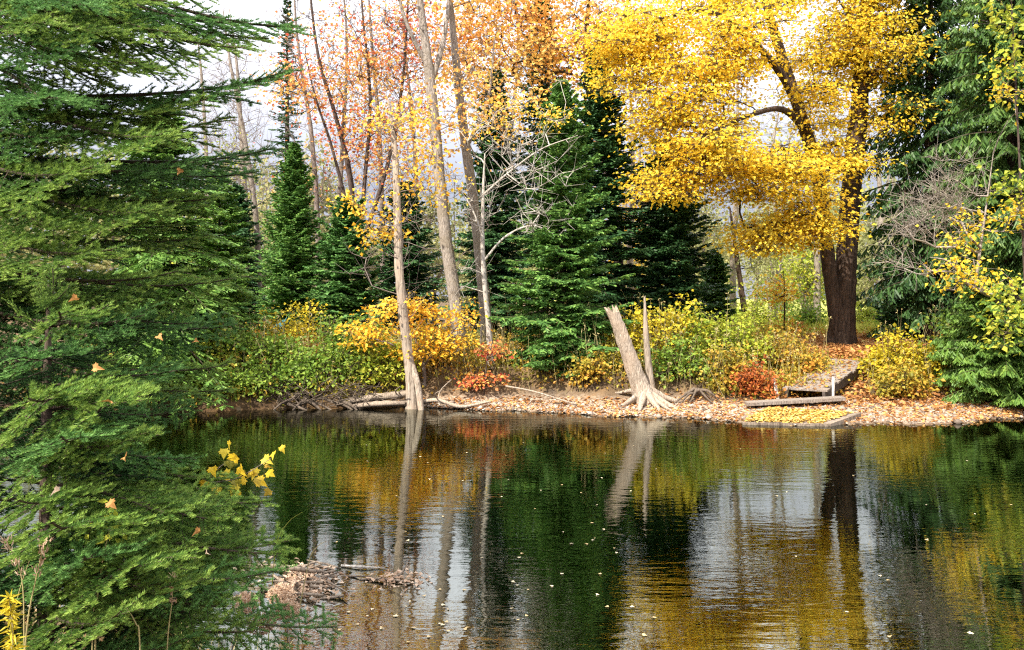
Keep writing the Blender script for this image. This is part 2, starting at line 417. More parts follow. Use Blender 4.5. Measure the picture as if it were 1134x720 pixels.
me.materials.append(m)
ground = bpy.data.objects.new('ground', me); C.objects.link(ground); tag(ground, 'leaf strewn river banks, gravel beach and river bed', None, None, 'structure')

# water: still river surface with fine wind ripples
m, t, out = new_mat('river_water')
tc = N(t, 'ShaderNodeTexCoord')
def wnoise(sx, sy, sc, det, rough=.5):
    mp = N(t, 'ShaderNodeMapping'); mp.inputs['Scale'].default_value = (sx, sy, 1); t.links.new(tc.outputs['Object'], mp.inputs['Vector'])
    n = N(t, 'ShaderNodeTexNoise', Scale=sc, Detail=det, Roughness=rough); t.links.new(mp.outputs[0], n.inputs['Vector']); return n.outputs['Fac']
def math_(op, a, b_):
    n = N(t, 'ShaderNodeMath', operation=op)
    for k, q in enumerate((a, b_)):
        if isinstance(q, (int, float)): n.inputs[k].default_value = q
        else: t.links.new(q, n.inputs[k])
    return n.outputs[0]
fine = wnoise(1.0, 3.4, 2.6, 3.0, .55)
wide = wnoise(.5, 1.3, 1.1, 2.0)
patch = wnoise(.35, .8, .55, 3.0)
pr = ramp(t, [(.40, (.22, .22, .22)), (.62, (1, 1, 1))]); t.links.new(patch, pr.inputs['Fac'])
h = math_('ADD', math_('MULTIPLY', math_('MULTIPLY', fine, pr.outputs[0]), .0055), math_('MULTIPLY', wide, .0014))
bp = N(t, 'ShaderNodeBump', Strength=1.0, Distance=1.0); t.links.new(h, bp.inputs['Height'])
fr = N(t, 'ShaderNodeFresnel', IOR=3.8); t.links.new(bp.outputs[0], fr.inputs['Normal'])
gl = N(t, 'ShaderNodeBsdfGlossy', Roughness=.02); gl.inputs['Color'].default_value = (.95, 1.0, .93, 1); t.links.new(bp.outputs[0], gl.inputs['Normal'])
tr = N(t, 'ShaderNodeBsdfTransparent'); tr.inputs['Color'].default_value = (.56, .68, .42, 1)
ms = N(t, 'ShaderNodeMixShader'); t.links.new(fr.outputs[0], ms.inputs[0]); t.links.new(tr.outputs[0], ms.inputs[1]); t.links.new(gl.outputs[0], ms.inputs[2])
t.links.new(ms.outputs[0], out.inputs['Surface'])
wx = axis([(-120, 121, 2)]); wy = np.arange(1.0, 22.1, .5)
WX, WY = np.meshgrid(wx, wy); ii = np.arange(WX.size).reshape(WX.shape)
b = Buf(); b.add(np.stack([WX, WY, WX * 0], -1), np.stack([ii[:-1, :-1], ii[:-1, 1:], ii[1:, 1:], ii[1:, :-1]], -1).reshape(-1, 4), 0, .5, True)
water = bpy.data.objects.new('water', b.mesh('water', [m])); C.objects.link(water); tag(water, 'dark green slow river with ripples', None, None, 'structure')

def gz(x, y): return float(ground_z(x, y))
def on_ground(px, D):
    x = (px - CX) * D / F
    return np.array([x, D, gz(x, D)])

# ------------------------------------------------------------------ plant builders
def lobe(px, py, D, rx, ry, rd, n, skin=.5):
    """n twig ends spread through a lobe of a crown, rx, ry in photo pixels at D, rd metres deep"""
    d = unit(rv(n)); r = R.random(n)[:, None] ** skin
    c = at(px, py, D)
    return c + d * r * np.array([rx * D / F, rd, ry * D / F])

def grow(paths, targets, step=.25, up=.25, jitter=.05, low=.35):
    cap = sum(len(p) for p in paths) + 40 * len(targets) + 2000
    P = np.zeros((cap, 3)); par = np.full(cap, -1); n = 0
    for p in paths:
        k = len(p); P[n:n + k] = p
        par[n + 1:n + k] = np.arange(n, n + k - 1); n += k
    ntr = n
    T = np.asarray(targets)
    d0 = np.min(np.linalg.norm(T[:, None] - P[None, :ntr], axis=2), 1)
    for t_ in T[np.argsort(d0)]:
        dv = t_ - P[:n]; dist = np.linalg.norm(dv, axis=1); hor = np.hypot(dv[:, 0], dv[:, 1])
        cost = dist + .8 * np.maximum(0, low * hor - dv[:, 2])
        j = int(np.argmin(cost)); D_ = dist[j]
        m_ = max(1, min(30, int(D_ / step)))
        ctl = P[j] + .5 * dv[j] + UP * up * D_ * .5 + R.normal(size=3) * D_ * .08
        prev = j
        if n + m_ + 1 > cap: break
        for q in range(1, m_ + 1):
            s = q / m_
            pt = (1 - s) ** 2 * P[j] + 2 * s * (1 - s) * ctl + s * s * t_
            if q < m_: pt = pt + R.normal(size=3) * jitter * min(D_, 1)
            P[n] = pt; par[n] = prev; prev = n; n += 1
    cnt = np.zeros(n)
    has = np.zeros(n, bool); has[par[ntr:n]] = True
    cnt[ntr:] = np.where(has[ntr:n], 0, 1)
    for k in range(n - 1, ntr - 1, -1):
        if par[k] >= ntr: cnt[par[k]] += cnt[k]
    return P[:n], par[:n], np.maximum(cnt, 1), ntr

def draw_branches(b, P, par, cnt, ntr, rtip, power=.5, rmax=.12, k=4, mat=0):
    r = np.minimum(rtip * cnt ** power, rmax)
    i = np.arange(ntr, len(P)); p = par[i]
    rp_ = np.where(p >= ntr, np.minimum(r[p], r[i] * 1.5), r[i] * 1.3)
    sticks(b, P[p], P[i], rp_, r[i], k, mat)

def leaf_cluster(b, T, per, rad, flat, size, mat=0, droop=.4, tilt=.7, wid=.85, rnd=None):
    n = len(T) * per
    c = np.repeat(T, per, 0)
    off = R.normal(size=(n, 3)) * np.array([rad, rad, rad * flat])
    p = c + off
    d = off * np.array([1, 1, .3]) + rv(n, rad * .8); d[:, 2] -= droop * rad
    nr = UP + rv(n, tilt)
    s = size * R.uniform(.65, 1.25, n)
    leaves(b, p, d, nr, s, s * wid, mat, rnd)
    return p

def twiglets(b, T, P2, per, r, mat=0, frac=.35):
    sel = R.random(len(P2)) < frac
    c = np.repeat(T, per, 0)
    sticks(b, c[sel], P2[sel], r, r * .5, 3, mat)

def broadleaf(name, label, cat, trunks, targets, leaf, bark, twig, per=40, rad=.35, flat=.5, size=.1, rtip=.006, base=None, group=None,
              droop=.4, tilt=.7, up=.25, rmax=.12, bare=None, rough=.08, k=10, flare=.0, low=.35, power=.5, twig_frac=.25, jitter=.05, step=.25):
    """a tree: trunk (explicit stems), branches grown to every twig end, crown of single leaves"""
    base = trunks[0][0][0] if base is None else base
    o = thing(name, label, cat, base, group)
    bt, bb, bl = Buf(), Buf(), Buf()
    paths = []
    for pts, rad_ in trunks:
        p = smooth_path(pts, max(8, len(pts) * 7)); paths.append(p[1:] if len(paths) == 0 else p)
        tube(bt, p, rad_, k, 0, rough, True, 0, flare)
    allt = targets if bare is None else np.vstack([targets, bare])
    P, par, cnt, ntr = grow(paths, allt, step, up, jitter, low)
    draw_branches(bb, P, par, cnt, ntr, rtip, power, rmax, 4)
    if per and len(targets):
        P2 = leaf_cluster(bl, targets, per, rad, flat, size, 0, droop, tilt)
        twiglets(bb, targets, P2, per, rtip * .8, 0, twig_frac)
    if bare is not None:
        e = np.repeat(bare, 4, 0); sticks(bb, e, e + rv(len(e), .22) + UP * .12, rtip * .8, rtip * .4, 3)
    bt.build('trunk', M[bark], o); bb.build('branches', M[twig], o)
    if bl.n: bl.build('crown', M[leaf], o)
    return o

def conifer(name, label, cat, base, Ht, Rad, leaf, nb=220, prof=.85, clear=.04, low_ang=-.15, top_ang=.7, droop=.25, upturn=.2, w=.035, group=None,
            bark='bark_brown', trunk_r=None, sparse=1.0, nj=9, nk=5, sub=.46, subdroop=.18, roll=.7, lean=(0, 0), cone_low=.8, az_bias=None):
    base = np.asarray(base, float)
    o = thing(name, label, cat, base, group)
    bt, bl = Buf(), Buf()
    tr = trunk_r or Ht * .012
    ax_pts = np.array([base + UP * (Ht * s - .15 * (s == 0)) + np.array([lean[0], lean[1], 0]) * s * s for s in np.linspace(0, 1, 12)])
    tube(bt, ax_pts, [tr, tr * .8, tr * .45, .008], 8, 0, .06)
    u = clear + (1 - clear) * (np.arange(nb) + R.random(nb)) / nb
    az = np.arange(nb) * 2.39996 + R.normal(size=nb) * .35
    Lb = Rad * ((1 - u) ** prof) * (cone_low + (1 - cone_low) * np.clip(u * 4, 0, 1)) * R.uniform(.52, 1.18, nb) + .05
    el = low_ang + (top_ang - low_ang) * u + R.normal(size=nb) * .09
    hd = np.stack([np.cos(az), np.sin(az), 0 * az], -1); sd_ = np.stack([-np.sin(az), np.cos(az), 0 * az], -1)
    root = np.stack([np.interp(u, np.linspace(0, 1, 12), ax_pts[:, k]) for k in range(3)], -1)
    def axis_pt(t):   # t (m,) -> (nb,m,3)
        r = Lb[:, None] * t[None]
        z = Lb[:, None] * (np.tan(el)[:, None] * t[None] - droop * t[None] ** 2 + upturn * t[None] ** 3)
        return root[:, None] + hd[:, None] * r[..., None] + UP * z[..., None]
    t7 = np.linspace(0, 1, 7); A7 = axis_pt(t7)
    rr = np.maximum(.004, Lb * .012)[:, None] * (1 - .8 * t7[None])
    sticks(bt, A7[:, :-1].reshape(-1, 3), A7[:, 1:].reshape(-1, 3), rr[:, :-1].ravel(), rr[:, 1:].ravel(), 3)
    SA, SB = [A7[:, 2:-1].reshape(-1, 3)], [A7[:, 3:].reshape(-1, 3)]
    tj = np.linspace(.14, .97, nj)
    Pj = axis_pt(tj); Dj = unit(axis_pt(tj + .01) - Pj)
    for side in (-1, 1):
        ang = R.uniform(.75, 1.15, (nb, nj))[..., None]
        dd = unit(Dj * np.cos(ang) + side * sd_[:, None] * np.sin(ang) + UP * (-subdroop + R.normal(size=(nb, nj, 1)) * .12))
        ln = (Lb[:, None] * sub * (1.04 - tj[None]) ** .8 * R.uniform(.6, 1.15, (nb, nj)) + .06)[..., None]
        E = Pj + dd * ln + UP * (-.12 * subdroop * ln)
        SA.append(Pj.reshape(-1, 3)); SB.append(E.reshape(-1, 3))
        for q in np.linspace(.2, .92, nk):
            Q = Pj + (E - Pj) * q
            for s2 in (-1, 1):
                lat = unit(np.cross(dd, UP)) * s2
                d2 = unit(dd * .65 + lat * .75 + UP * (-subdroop * .8 + R.normal(size=(nb, nj, 1)) * .2))
                l2 = ln * .48 * (1.05 - q) * R.uniform(.6, 1.2, (nb, nj, 1)) + .04
                keep = (R.random((nb, nj)) < sparse).ravel()
                SA.append(Q.reshape(-1, 3)[keep]); SB.append((Q + d2 * l2).reshape(-1, 3)[keep])
    A, B_ = np.concatenate(SA), np.concatenate(SB)
    strips(bl, A, B_, w * R.uniform(.7, 1.3, len(A)), 0, None, roll)
    bt.build('trunk', M[bark], o); bl.build('crown', M[leaf], o)
    return o

def shrub(name, label, cat, base, rx, ry, h, n, leaf, twig='bark_dark_twig', per=26, size=.07, rad=.14, group=None, flat=.8, droop=.3, rstem=.006, tilt=.8, off=(0, 0), zlow=.1, leaf2=None):
    base = np.asarray(base, float)
    o = thing(name, label, cat, base, group)
    bb, bl = Buf(), Buf()
    d = unit(rv(n)); d[:, 2] = np.abs(d[:, 2]); r = R.random(n)[:, None] ** .45
    nl_ = 6; la_ = R.uniform(0, 6.28, nl_); lw = R.uniform(.55, 1.3, nl_)       # uneven outline: lobes and leggy shoots
    azt = np.arctan2(d[:, 1], d[:, 0]); kk = np.argmin(np.abs((azt[:, None] - la_[None] + math.pi) % (2 * math.pi) - math.pi), 1)
    r = r * lw[kk][:, None] * np.where(R.random(n) < .12, 1.35, 1.0)[:, None]
    T = base + d * r * np.array([rx, ry, h]) + np.array([off[0], off[1], 0]) * (d * r)[:, 2:3] + UP * zlow
    gmin = ground_z(T[:, 0], T[:, 1]); T[:, 2] = np.maximum(T[:, 2], np.maximum(gmin, 0) + .08)
    ns = max(3, n // 10)
    s0 = base + rv(ns, 1) * np.array([rx, ry, 0]) * .22; s0[:, 2] = ground_z(s0[:, 0], s0[:, 1]) - .03
    which = R.integers(0, ns, n); S0 = s0[which]
    mid = S0 + (T - S0) * .5 + UP * .15 * h + rv(n, .05)
    sticks(bb, S0, mid, rstem, rstem * .8, 4); sticks(bb, mid, T, rstem * .8, rstem * .4, 3)
    P2 = leaf_cluster(bl, T, per, rad, flat, size, 0, droop, tilt)
    twiglets(bb, T, P2, per, rstem * .4, 0, .3)
    bb.build('stems', M[twig], o); bl.build('foliage', M[leaf], o)
    return o

# ------------------------------------------------------------------ far bank: conifers
conifer('spruce_tree', 'full sunlit green spruce standing at the beach, left of the bleached stump', 'spruce', on_ground(622, 17.6), 6.1, 1.75, 'fir_blue', nb=250, w=.045,
        low_ang=-.22, top_ang=.8, droop=.35, upturn=.3, clear=.02, nj=11, nk=5, prof=.8, sparse=.75, roll=1.0)
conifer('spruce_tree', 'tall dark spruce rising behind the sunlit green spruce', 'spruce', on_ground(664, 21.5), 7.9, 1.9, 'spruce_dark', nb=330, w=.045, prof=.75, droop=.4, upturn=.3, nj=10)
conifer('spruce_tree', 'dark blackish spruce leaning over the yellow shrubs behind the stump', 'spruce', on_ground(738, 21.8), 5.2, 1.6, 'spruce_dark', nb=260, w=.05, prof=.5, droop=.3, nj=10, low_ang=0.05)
conifer('fir_tree', 'narrow bright green fir with a pointed top on the left bank', 'fir', on_ground(326, 23.5), 5.5, 1.5, 'fir_blue', nb=260, w=.045, prof=.85, droop=.15, upturn=.25, low_ang=.1, nj=9)
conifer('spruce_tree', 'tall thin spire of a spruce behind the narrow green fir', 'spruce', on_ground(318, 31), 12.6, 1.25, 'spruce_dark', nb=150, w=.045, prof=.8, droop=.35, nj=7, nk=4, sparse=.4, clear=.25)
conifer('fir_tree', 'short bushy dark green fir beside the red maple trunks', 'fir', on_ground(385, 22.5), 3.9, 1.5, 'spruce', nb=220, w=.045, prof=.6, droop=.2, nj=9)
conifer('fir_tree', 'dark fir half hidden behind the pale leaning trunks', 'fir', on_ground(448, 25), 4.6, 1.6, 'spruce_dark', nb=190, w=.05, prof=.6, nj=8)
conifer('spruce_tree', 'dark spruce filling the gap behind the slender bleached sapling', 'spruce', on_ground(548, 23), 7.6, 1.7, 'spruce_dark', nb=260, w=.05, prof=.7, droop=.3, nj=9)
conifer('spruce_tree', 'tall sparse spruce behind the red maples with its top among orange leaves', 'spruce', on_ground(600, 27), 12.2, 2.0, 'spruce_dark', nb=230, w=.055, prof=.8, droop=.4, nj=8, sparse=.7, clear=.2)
conifer('hemlock_tree', 'light green hemlock drooping to the water at the left bank', 'hemlock', on_ground(178, 16.6), 5.6, 2.2, 'hemlock', nb=260, w=.035, prof=.6, droop=.5, upturn=.1, nj=11, nk=6, sparse=.8)
conifer('hemlock_tree', 'pale green young hemlock just left of the narrow fir', 'hemlock', on_ground(243, 20), 4.4, 1.4, 'hemlock', nb=190, w=.04, prof=.7, droop=.35, nj=9, sparse=.7)
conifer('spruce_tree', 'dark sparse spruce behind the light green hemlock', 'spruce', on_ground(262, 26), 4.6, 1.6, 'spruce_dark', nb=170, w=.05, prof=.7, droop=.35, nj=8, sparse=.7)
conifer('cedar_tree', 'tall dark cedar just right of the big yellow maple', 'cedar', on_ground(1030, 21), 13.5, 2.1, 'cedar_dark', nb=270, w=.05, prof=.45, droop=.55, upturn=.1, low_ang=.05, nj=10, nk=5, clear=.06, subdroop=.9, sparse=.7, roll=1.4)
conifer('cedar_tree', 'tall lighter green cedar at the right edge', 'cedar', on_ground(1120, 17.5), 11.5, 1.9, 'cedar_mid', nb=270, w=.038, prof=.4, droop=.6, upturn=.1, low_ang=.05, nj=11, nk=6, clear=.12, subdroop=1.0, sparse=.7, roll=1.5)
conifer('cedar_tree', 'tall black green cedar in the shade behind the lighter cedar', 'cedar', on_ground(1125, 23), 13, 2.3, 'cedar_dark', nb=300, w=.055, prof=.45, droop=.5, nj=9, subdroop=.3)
conifer('cedar_bush', 'low bright green cedar bush drooping over the bank at the right edge', 'cedar bush', on_ground(1112, 15.9), 2.1, 1.35, 'cedar', nb=230, w=.026, prof=.4, droop=.55, upturn=.1, low_ang=.35, nj=12, nk=7, subdroop=.8, sub=.5, roll=1.4)
conifer('cedar_bush', 'small dark evergreen bush right of the maple trunk', 'cedar bush', on_ground(1012, 22.2), 2.1, 1.1, 'spruce_dark', nb=160, w=.05, prof=.4, low_ang=.2, nj=8)
conifer('fir_tree', 'small green fir at the meadow edge beside the dark blackish spruce', 'fir', on_ground(792, 24), 2.4, .8, 'spruce', nb=130, w=.045, prof=.7, nj=8)

# ------------------------------------------------------------------ far bank: the big yellow maple
D = 21.0
mb = on_ground(931, D); mb[2] -= .12
main = [mb, at(934, 340, D), at(938, 280, D), at(944, 200, D + .1), at(952, 120, D + .2), at(955, 60, D + .3), at(965, -40, D + .5), at(975, -140, D + .6)]
left_stem = [at(928, 372, D - .05), at(922, 330, D - .12), at(914, 270, D - .2), at(906, 200, D - .5), at(893, 150, D - .7), at(876, 95, D - .8), at(858, 40, D - .9), at(843, -20, D - 1.), at(825, -120, D - 1.)]
limb1 = [at(878, 100, D - .8), at(850, 62, D - 1.2), at(800, 18, D - 1.8), at(755, 10, D - 2.2)]
limb2 = [at(905, 190, D - .5), at(870, 165, D - 1.), at(842, 180, D - 1.4), at(822, 215, D - 1.7)]
limb3 = [at(896, 150, D - .7), at(868, 122, D - 1.5), at(830, 128, D - 2.2), at(780, 150, D - 2.8)]
limb4 = [at(953, 110, D + .2), at(975, 70, D - .2), at(992, 20, D - .4)]
T = np.vstack([lobe(805, 45, D - 1.5, 115, 62, 1.8, 100), lobe(760, 112, D - 2.2, 88, 60, 1.5, 85), lobe(703, 55, D - 2, 60, 55, 1.3, 55),
               lobe(795, 168, D - 2.4, 82, 40, 1.3, 64), lobe(738, 205, D - 2.6, 34, 24, .7, 18), lobe(858, 200, D - 2.0, 72, 30, 1.2, 48),
               lobe(893, 248, D - 1.6, 52, 30, 1.0, 50), lobe(845, 262, D - 1.8, 30, 20, .8, 14), lobe(930, 62, D, 78, 52, 1.8, 82), lobe(955, 128, D - .4, 50, 26, 1.2, 32),
               lobe(925, 178, D - .9, 38, 26, .9, 30), lobe(860, -45, D, 170, 60, 2.2, 150), lobe(972, 15, D, 42, 40, 1.4, 40), lobe(905, -130, D, 150, 70, 2.4, 110), lobe(890, 110, D - 1.2, 26, 40, 1, 22)])
qx, qy = CX + T[:, 0] / T[:, 1] * F, HY - (T[:, 2] - EYE) / T[:, 1] * F
gap = np.hypot((qx - 850) / 34, (qy - 118) / 48) < 1
gap |= np.hypot((qx - 888) / 20, (qy - 22) / 15) < 1
gap |= np.hypot((qx - 690) / 12, (qy - 120) / 30) < 1
gap |= np.hypot((qx - 770) / 22, (qy - 48) / 14) < 1
gap |= (T[:, 1] < D + .1) & (np.abs(qx - 951) < 22) & (qy > 82) & (qy < 165)
gap |= (T[:, 1] < D - .7) & (np.abs(qx - 868) < 20) & (qy > 40) & (qy < 110)
gap |= (qy > 232) & (qx > 915)
T = T[~gap]
broadleaf('maple_tree', 'big two-stemmed maple with bright yellow leaves hanging over the dock', 'maple tree',
          [(main, [.30, .265, .245, .23, .205, .17, .11, .04]), (left_stem, [.16, .17, .165, .16, .145, .12, .09, .03]), (limb1, [.11, .08, .05, .02]), (limb2, [.07, .05, .04, .02]),
           (limb3, [.09, .07, .05, .02]), (limb4, [.10, .07, .03])],
          T, 'yellow', 'bark_maple', 'bark_dark_twig', per=80, rad=.40, flat=.2, size=.092, rtip=.006, base=on_ground(931, D), droop=.6, tilt=.5, rough=.10, k=16, flare=.35, rmax=.09)

# the orange maple behind, and sparse red and orange ones
D = 24.0
tr = [on_ground(690, D), at(684, 280, D), at(672, 190, D), at(655, 110, D), at(650, 40, D), at(655, -40, D)]
tr2 = [at(671, 180, D), at(668, 100, D), at(690, 20, D), at(712, -50, D)]
T = np.vstack([lobe(600, 22, D, 112, 45, 1.8, 110), lobe(560, 72, D - .5, 74, 38, 1.5, 60), lobe(640, 60, D, 60, 36, 1.5, 45), lobe(700, 25, D + .5, 55, 45, 1.5, 45), lobe(600, -60, D, 140, 60, 2.2, 110), lobe(517, 35, D, 50, 50, 1.5, 40), lobe(660, 130, D, 18, 40, .8, 8)])
broadleaf('maple_tree', 'orange maple with a dark trunk behind the tall dark spruce', 'maple tree', [(tr, [.17, .15, .13, .11, .08, .03]), (tr2, [.09, .07, .05, .02])],
          T, 'orange', 'bark_maple', 'bark_dark_twig', per=23, rad=.44, flat=.5, size=.125, rtip=.006, base=on_ground(690, D))
D = 24.5
s1 = [on_ground(398, D), at(396, 300, D), at(388, 200, D), at(372, 130, D), at(352, 60, D), at(340, -40, D)]
s2 = [at(396, 290, D), at(404, 200, D), at(410, 110, D), at(402, 20, D), at(398, -50, D)]
s3 = [at(395, 270, D), at(368, 165, D), at(350, 110, D), at(338, 60, D)]
s4 = [at(398, 280, D), at(430, 180, D), at(446, 90, D), at(452, 0, D), at(455, -60, D)]
T = np.vstack([lobe(395, 75, D, 70, 65, 1.8, 70), lobe(345, 95, D, 45, 35, 1.2, 26), lobe(440, 70, D, 60, 70, 1.8, 70), lobe(425, 165, D, 62, 50, 1.5, 60), lobe(470, 30, D, 55, 60, 1.5, 50), lobe(320, 98, D, 22, 14, .6, 12), lobe(400, 150, D, 40, 20, 1, 22)])
Bt = np.vstack([lobe(390, 0, D, 90, 70, 2, 90), lobe(430, 60, D, 90, 80, 2, 80), lobe(345, 70, D, 40, 90, 1.5, 40)])
broadleaf('maple_tree', 'many-stemmed maple with thin red and orange leaves against the sky', 'maple tree', [(s1, [.10, .09, .08, .06, .045, .02]), (s2, [.07, .06, .045, .03, .015]), (s3, [.06, .045, .03, .015]), (s4, [.07, .06, .045, .03, .015])],
          T, 'red', 'bark_dark_twig', 'bark_dark_twig', per=15, rad=.42, flat=.7, size=.105, rtip=.0055, base=on_ground(398, D), bare=Bt, tilt=1.0)

# the dead pale trunk standing at the waterline, with its thin yellow and orange crown
D = 16.15
tr = [np.array([(457 - CX) * D / F, D, -.15]), at(455, 420, D), at(449, 370, D), at(442, 300, D), at(440, 230, D + .1), at(437, 165, D + .2), at(430, 110, D + .3)]
T = np.vstack([lobe(420, 245, D + .2, 34, 24, .6, 16), lobe(470, 200, D + .2, 40, 40, .8, 18), lobe(430, 135, D, 40, 30, .8, 14), lobe(395, 225, D, 14, 10, .4, 4)])
broadleaf('maple_tree', 'pale bare trunk rising straight from the waterline beside driftwood', 'tree', [(tr, [.135, .10, .09, .085, .072, .055, .02]), ([at(455, 400, D), at(462, 425, D - .1), np.array([(468 - CX) * D / F, D - .2, -.1])], [.05, .06, .06])],
          T, 'gold', 'dead_wood', 'bark_twig', per=18, rad=.22, flat=.6, size=.085, rtip=.005, base=np.array([(457 - CX) * D / F, D, 0.]), bare=np.vstack([lobe(440, 260, D, 30, 60, .6, 18), lobe(400, 300, D, 30, 30, .5, 8), lobe(450, 340, D, 14, 60, .25, 12), lobe(432, 150, D, 30, 50, .6, 16)]))
# tall pale leaning trunks
D = 18.6
tr = [on_ground(512, D), at(505, 340, D), at(493, 260, D), at(484, 170, D), at(475, 80, D), at(466, 10, D), at(458, -70, D)]
fk = [at(477, 95, D), at(492, 40, D + .2), at(500, -30, D + .4)]
fk2 = [at(474, 75, D), at(452, 30, D - .2), at(436, -20, D - .3)]
T = np.vstack([lobe(470, 120, D, 50, 60, 1.1, 20), lobe(500, 130, D, 40, 60, 1, 20), lobe(470, -30, D, 70, 40, 1.4, 40)])
broadleaf('birch_tree', 'tall pale grey trunk leaning left above the golden sapling', 'tree', [(tr, [.18, .15, .14, .13, .115, .08, .03]), (fk, [.07, .06, .02]), (fk2, [.05, .04, .02])],
          T, 'orange', 'bark_grey', 'bark_twig', per=14, rad=.3, flat=.6, size=.1, rtip=.0055, base=on_ground(512, D), bare=np.vstack([lobe(470, 60, D, 60, 80, 1.2, 50), lobe(490, 250, D, 60, 60, .8, 24)]), tilt=1.0)
D = 19.6
tr = [on_ground(540, D), at(535, 320, D), at(525, 230, D), at(514, 150, D), at(505, 70, D), at(497, -10, D), at(490, -80, D)]
T = np.vstack([lobe(520, 90, D, 40, 60, 1.1, 18), lobe(555, 120, D - .5, 50, 40, .9, 20), lobe(520, -30, D, 70, 40, 1.4, 40)])
broadleaf('birch_tree', 'second tall grey trunk just right of the leaning pale one', 'tree', [(tr, [.17, .145, .13, .12, .10, .07, .03]), ([at(516, 165, D), at(540, 110, D), at(548, 40, D)], [.05, .04, .015])],
          T, 'orange', 'bark_grey', 'bark_twig', per=15, rad=.3, flat=.6, size=.105, rtip=.0055, base=on_ground(540, D), bare=np.vstack([lobe(525, 80, D, 60, 80, 1.2, 40)]), tilt=1.0)
# slender bleached sapling with bare white branches
D = 17.2
tr = [on_ground(544, D), at(541, 360, D), at(535, 290, D), at(535, 220, D), at(537, 170, D)]
br = [at(535, 290, D), at(560, 262, D - .1), at(590, 250, D - .2), at(618, 262, D - .3)]
br2 = [at(536, 215, D), at(565, 190, D - .2), at(600, 165, D - .4), at(640, 150, D - .5)]
br3 = [at(535, 262, D), at(522, 230, D), at(505, 205, D)]
Bt = np.vstack([lobe(590, 180, D - .4, 55, 45, .7, 45), lobe(600, 240, D - .3, 40, 25, .5, 22), lobe(520, 220, D, 34, 50, .5, 24), lobe(560, 150, D, 50, 40, .7, 26), lobe(520, 310, D, 30, 20, .4, 8)])
T = np.vstack([lobe(605, 130, D - .3, 36, 14, .5, 12), lobe(545, 145, D, 40, 14, .5, 8), lobe(575, 110, D, 60, 40, .7, 10)])
broadleaf('dead_sapling', 'slender bleached sapling with bare white branches beside the green spruce', 'tree', [(tr, [.075, .06, .05, .035, .015]), (br, [.028, .022, .016, .006]), (br2, [.026, .02, .014, .006]), (br3, [.024, .016, .006])],
          T, 'gold', 'bark_white', 'bark_white', per=16, rad=.16, flat=.6, size=.07, rtip=.0065, base=on_ground(544, D), bare=Bt, tilt=1.0)
# grey trunks further back, left
for px0, px1, pxt, D, lab in ((286, 272, 255, 27, 'thin grey bare tree leaning left behind the narrow fir'), (274, 268, 262, 29.5, 'straight grey bare tree at the left, seen between hemlock and fir'), (232, 228, 222, 33, 'faint bare tree behind the light green hemlock')):
    tr = [on_ground(px0, D), at(px0 - 1, 260, D), at(px1, 160, D), at(pxt, 70, D), at(pxt - 8, 10, D)]
    T = np.vstack([lobe(pxt, 190, D, 36, 60, 1.2, 24)])
    Bt = np.vstack([lobe(pxt, 90, D, 40, 80, 1.4, 70), lobe(px1 + 5, 200, D, 45, 60, 1.4, 40)])
    broadleaf('bare_tree', lab, 'tree', [(tr, [.12, .10, .08, .05, .015])], T, 'lime', 'bark_grey', 'bark_twig', per=10, rad=.4, flat=.8, size=.09, rtip=.006, base=on_ground(px0, D), bare=np.vstack([Bt, lobe(pxt + 6, 150, D, 45, 110, 1.5, 70)]), tilt=1.0, group='grey bare trees at the left')
for px0, px1, pxt, D, lf, lab in ((352, 345, 330, 27.5, 'red', 'slender bare tree with few red leaves right of the thin spire'), (374, 380, 384, 29, 'red', 'slender reddish tree between the stems of the red maple'), (424, 420, 412, 28, 'gold', 'slender tree with few golden leaves behind the waterline trunk'),
                             (462, 458, 448, 30, 'red', 'slender grey tree with reddish twigs left of the tall pale trunk'), (560, 566, 574, 29, 'orange', 'slender grey tree with peach leaves behind the green spruce')):
    tr = [on_ground(px0, D), at(px0, 260, D), at(px1, 150, D), at(pxt, 50, D), at(pxt - 6, -40, D)]
    T = np.vstack([lobe(pxt, 80, D, 40, 90, 1.4, 34), lobe(px1, 190, D, 30, 50, 1.2, 12)])
    Bt = np.vstack([lobe(pxt, 60, D, 46, 110, 1.5, 90), lobe(px1, 190, D, 46, 70, 1.5, 60)])
    broadleaf('bare_tree', lab, 'tree', [(tr, [.11, .09, .07, .045, .015])], T, lf, 'bark_twig', 'bark_twig', per=9, rad=.42, flat=.8, size=.105, rtip=.0065, base=on_ground(px0, D), bare=Bt, tilt=1.0, group='slender trees behind the tall pale trunks')
# pale stems seen between the dark spruce and the yellow maple
for px, D, top, lab in ((697, 30, 60, 'pale ochre stems between dark spruce and yellow maple'), (722, 33, 100, 'thin ochre tree right of the gap beside the dark spruce'), (812, 31, 60, 'slim bare tree seen under the yellow maple crown'), (860, 34, 120, 'grey bare tree behind the yellow maple, left of its trunk'), (905, 30, 140, 'grey trunk close behind the left stem of the maple'), (975, 36, 200, 'pale grey bare tree right of the maple trunk')):
    tr = [on_ground(px, D), at(px + R.normal() * 3, 280, D), at(px + R.normal() * 5, 180, D), at(px + R.normal() * 6, top, D)]
    fk = [at(px, 270, D), at(px + 10, 190, D), at(px + 16, top + 20, D)]
    T = lobe(px, 180, D, 36, 90, 1.5, 34)
    Bt = lobe(px, 150, D, 36, 110, 1.6, 70)
    broadleaf('bare_tree', lab, 'tree', [(tr, [.14, .11, .08, .02]), (fk, [.06, .05, .02])], T, 'olive' if px > 800 else 'gold', 'bark_grey', 'bark_twig', per=9, rad=.5, flat=.8, size=.12, rtip=.007, base=on_ground(px, D), bare=Bt, tilt=1.0, group='bare trees behind the maple')
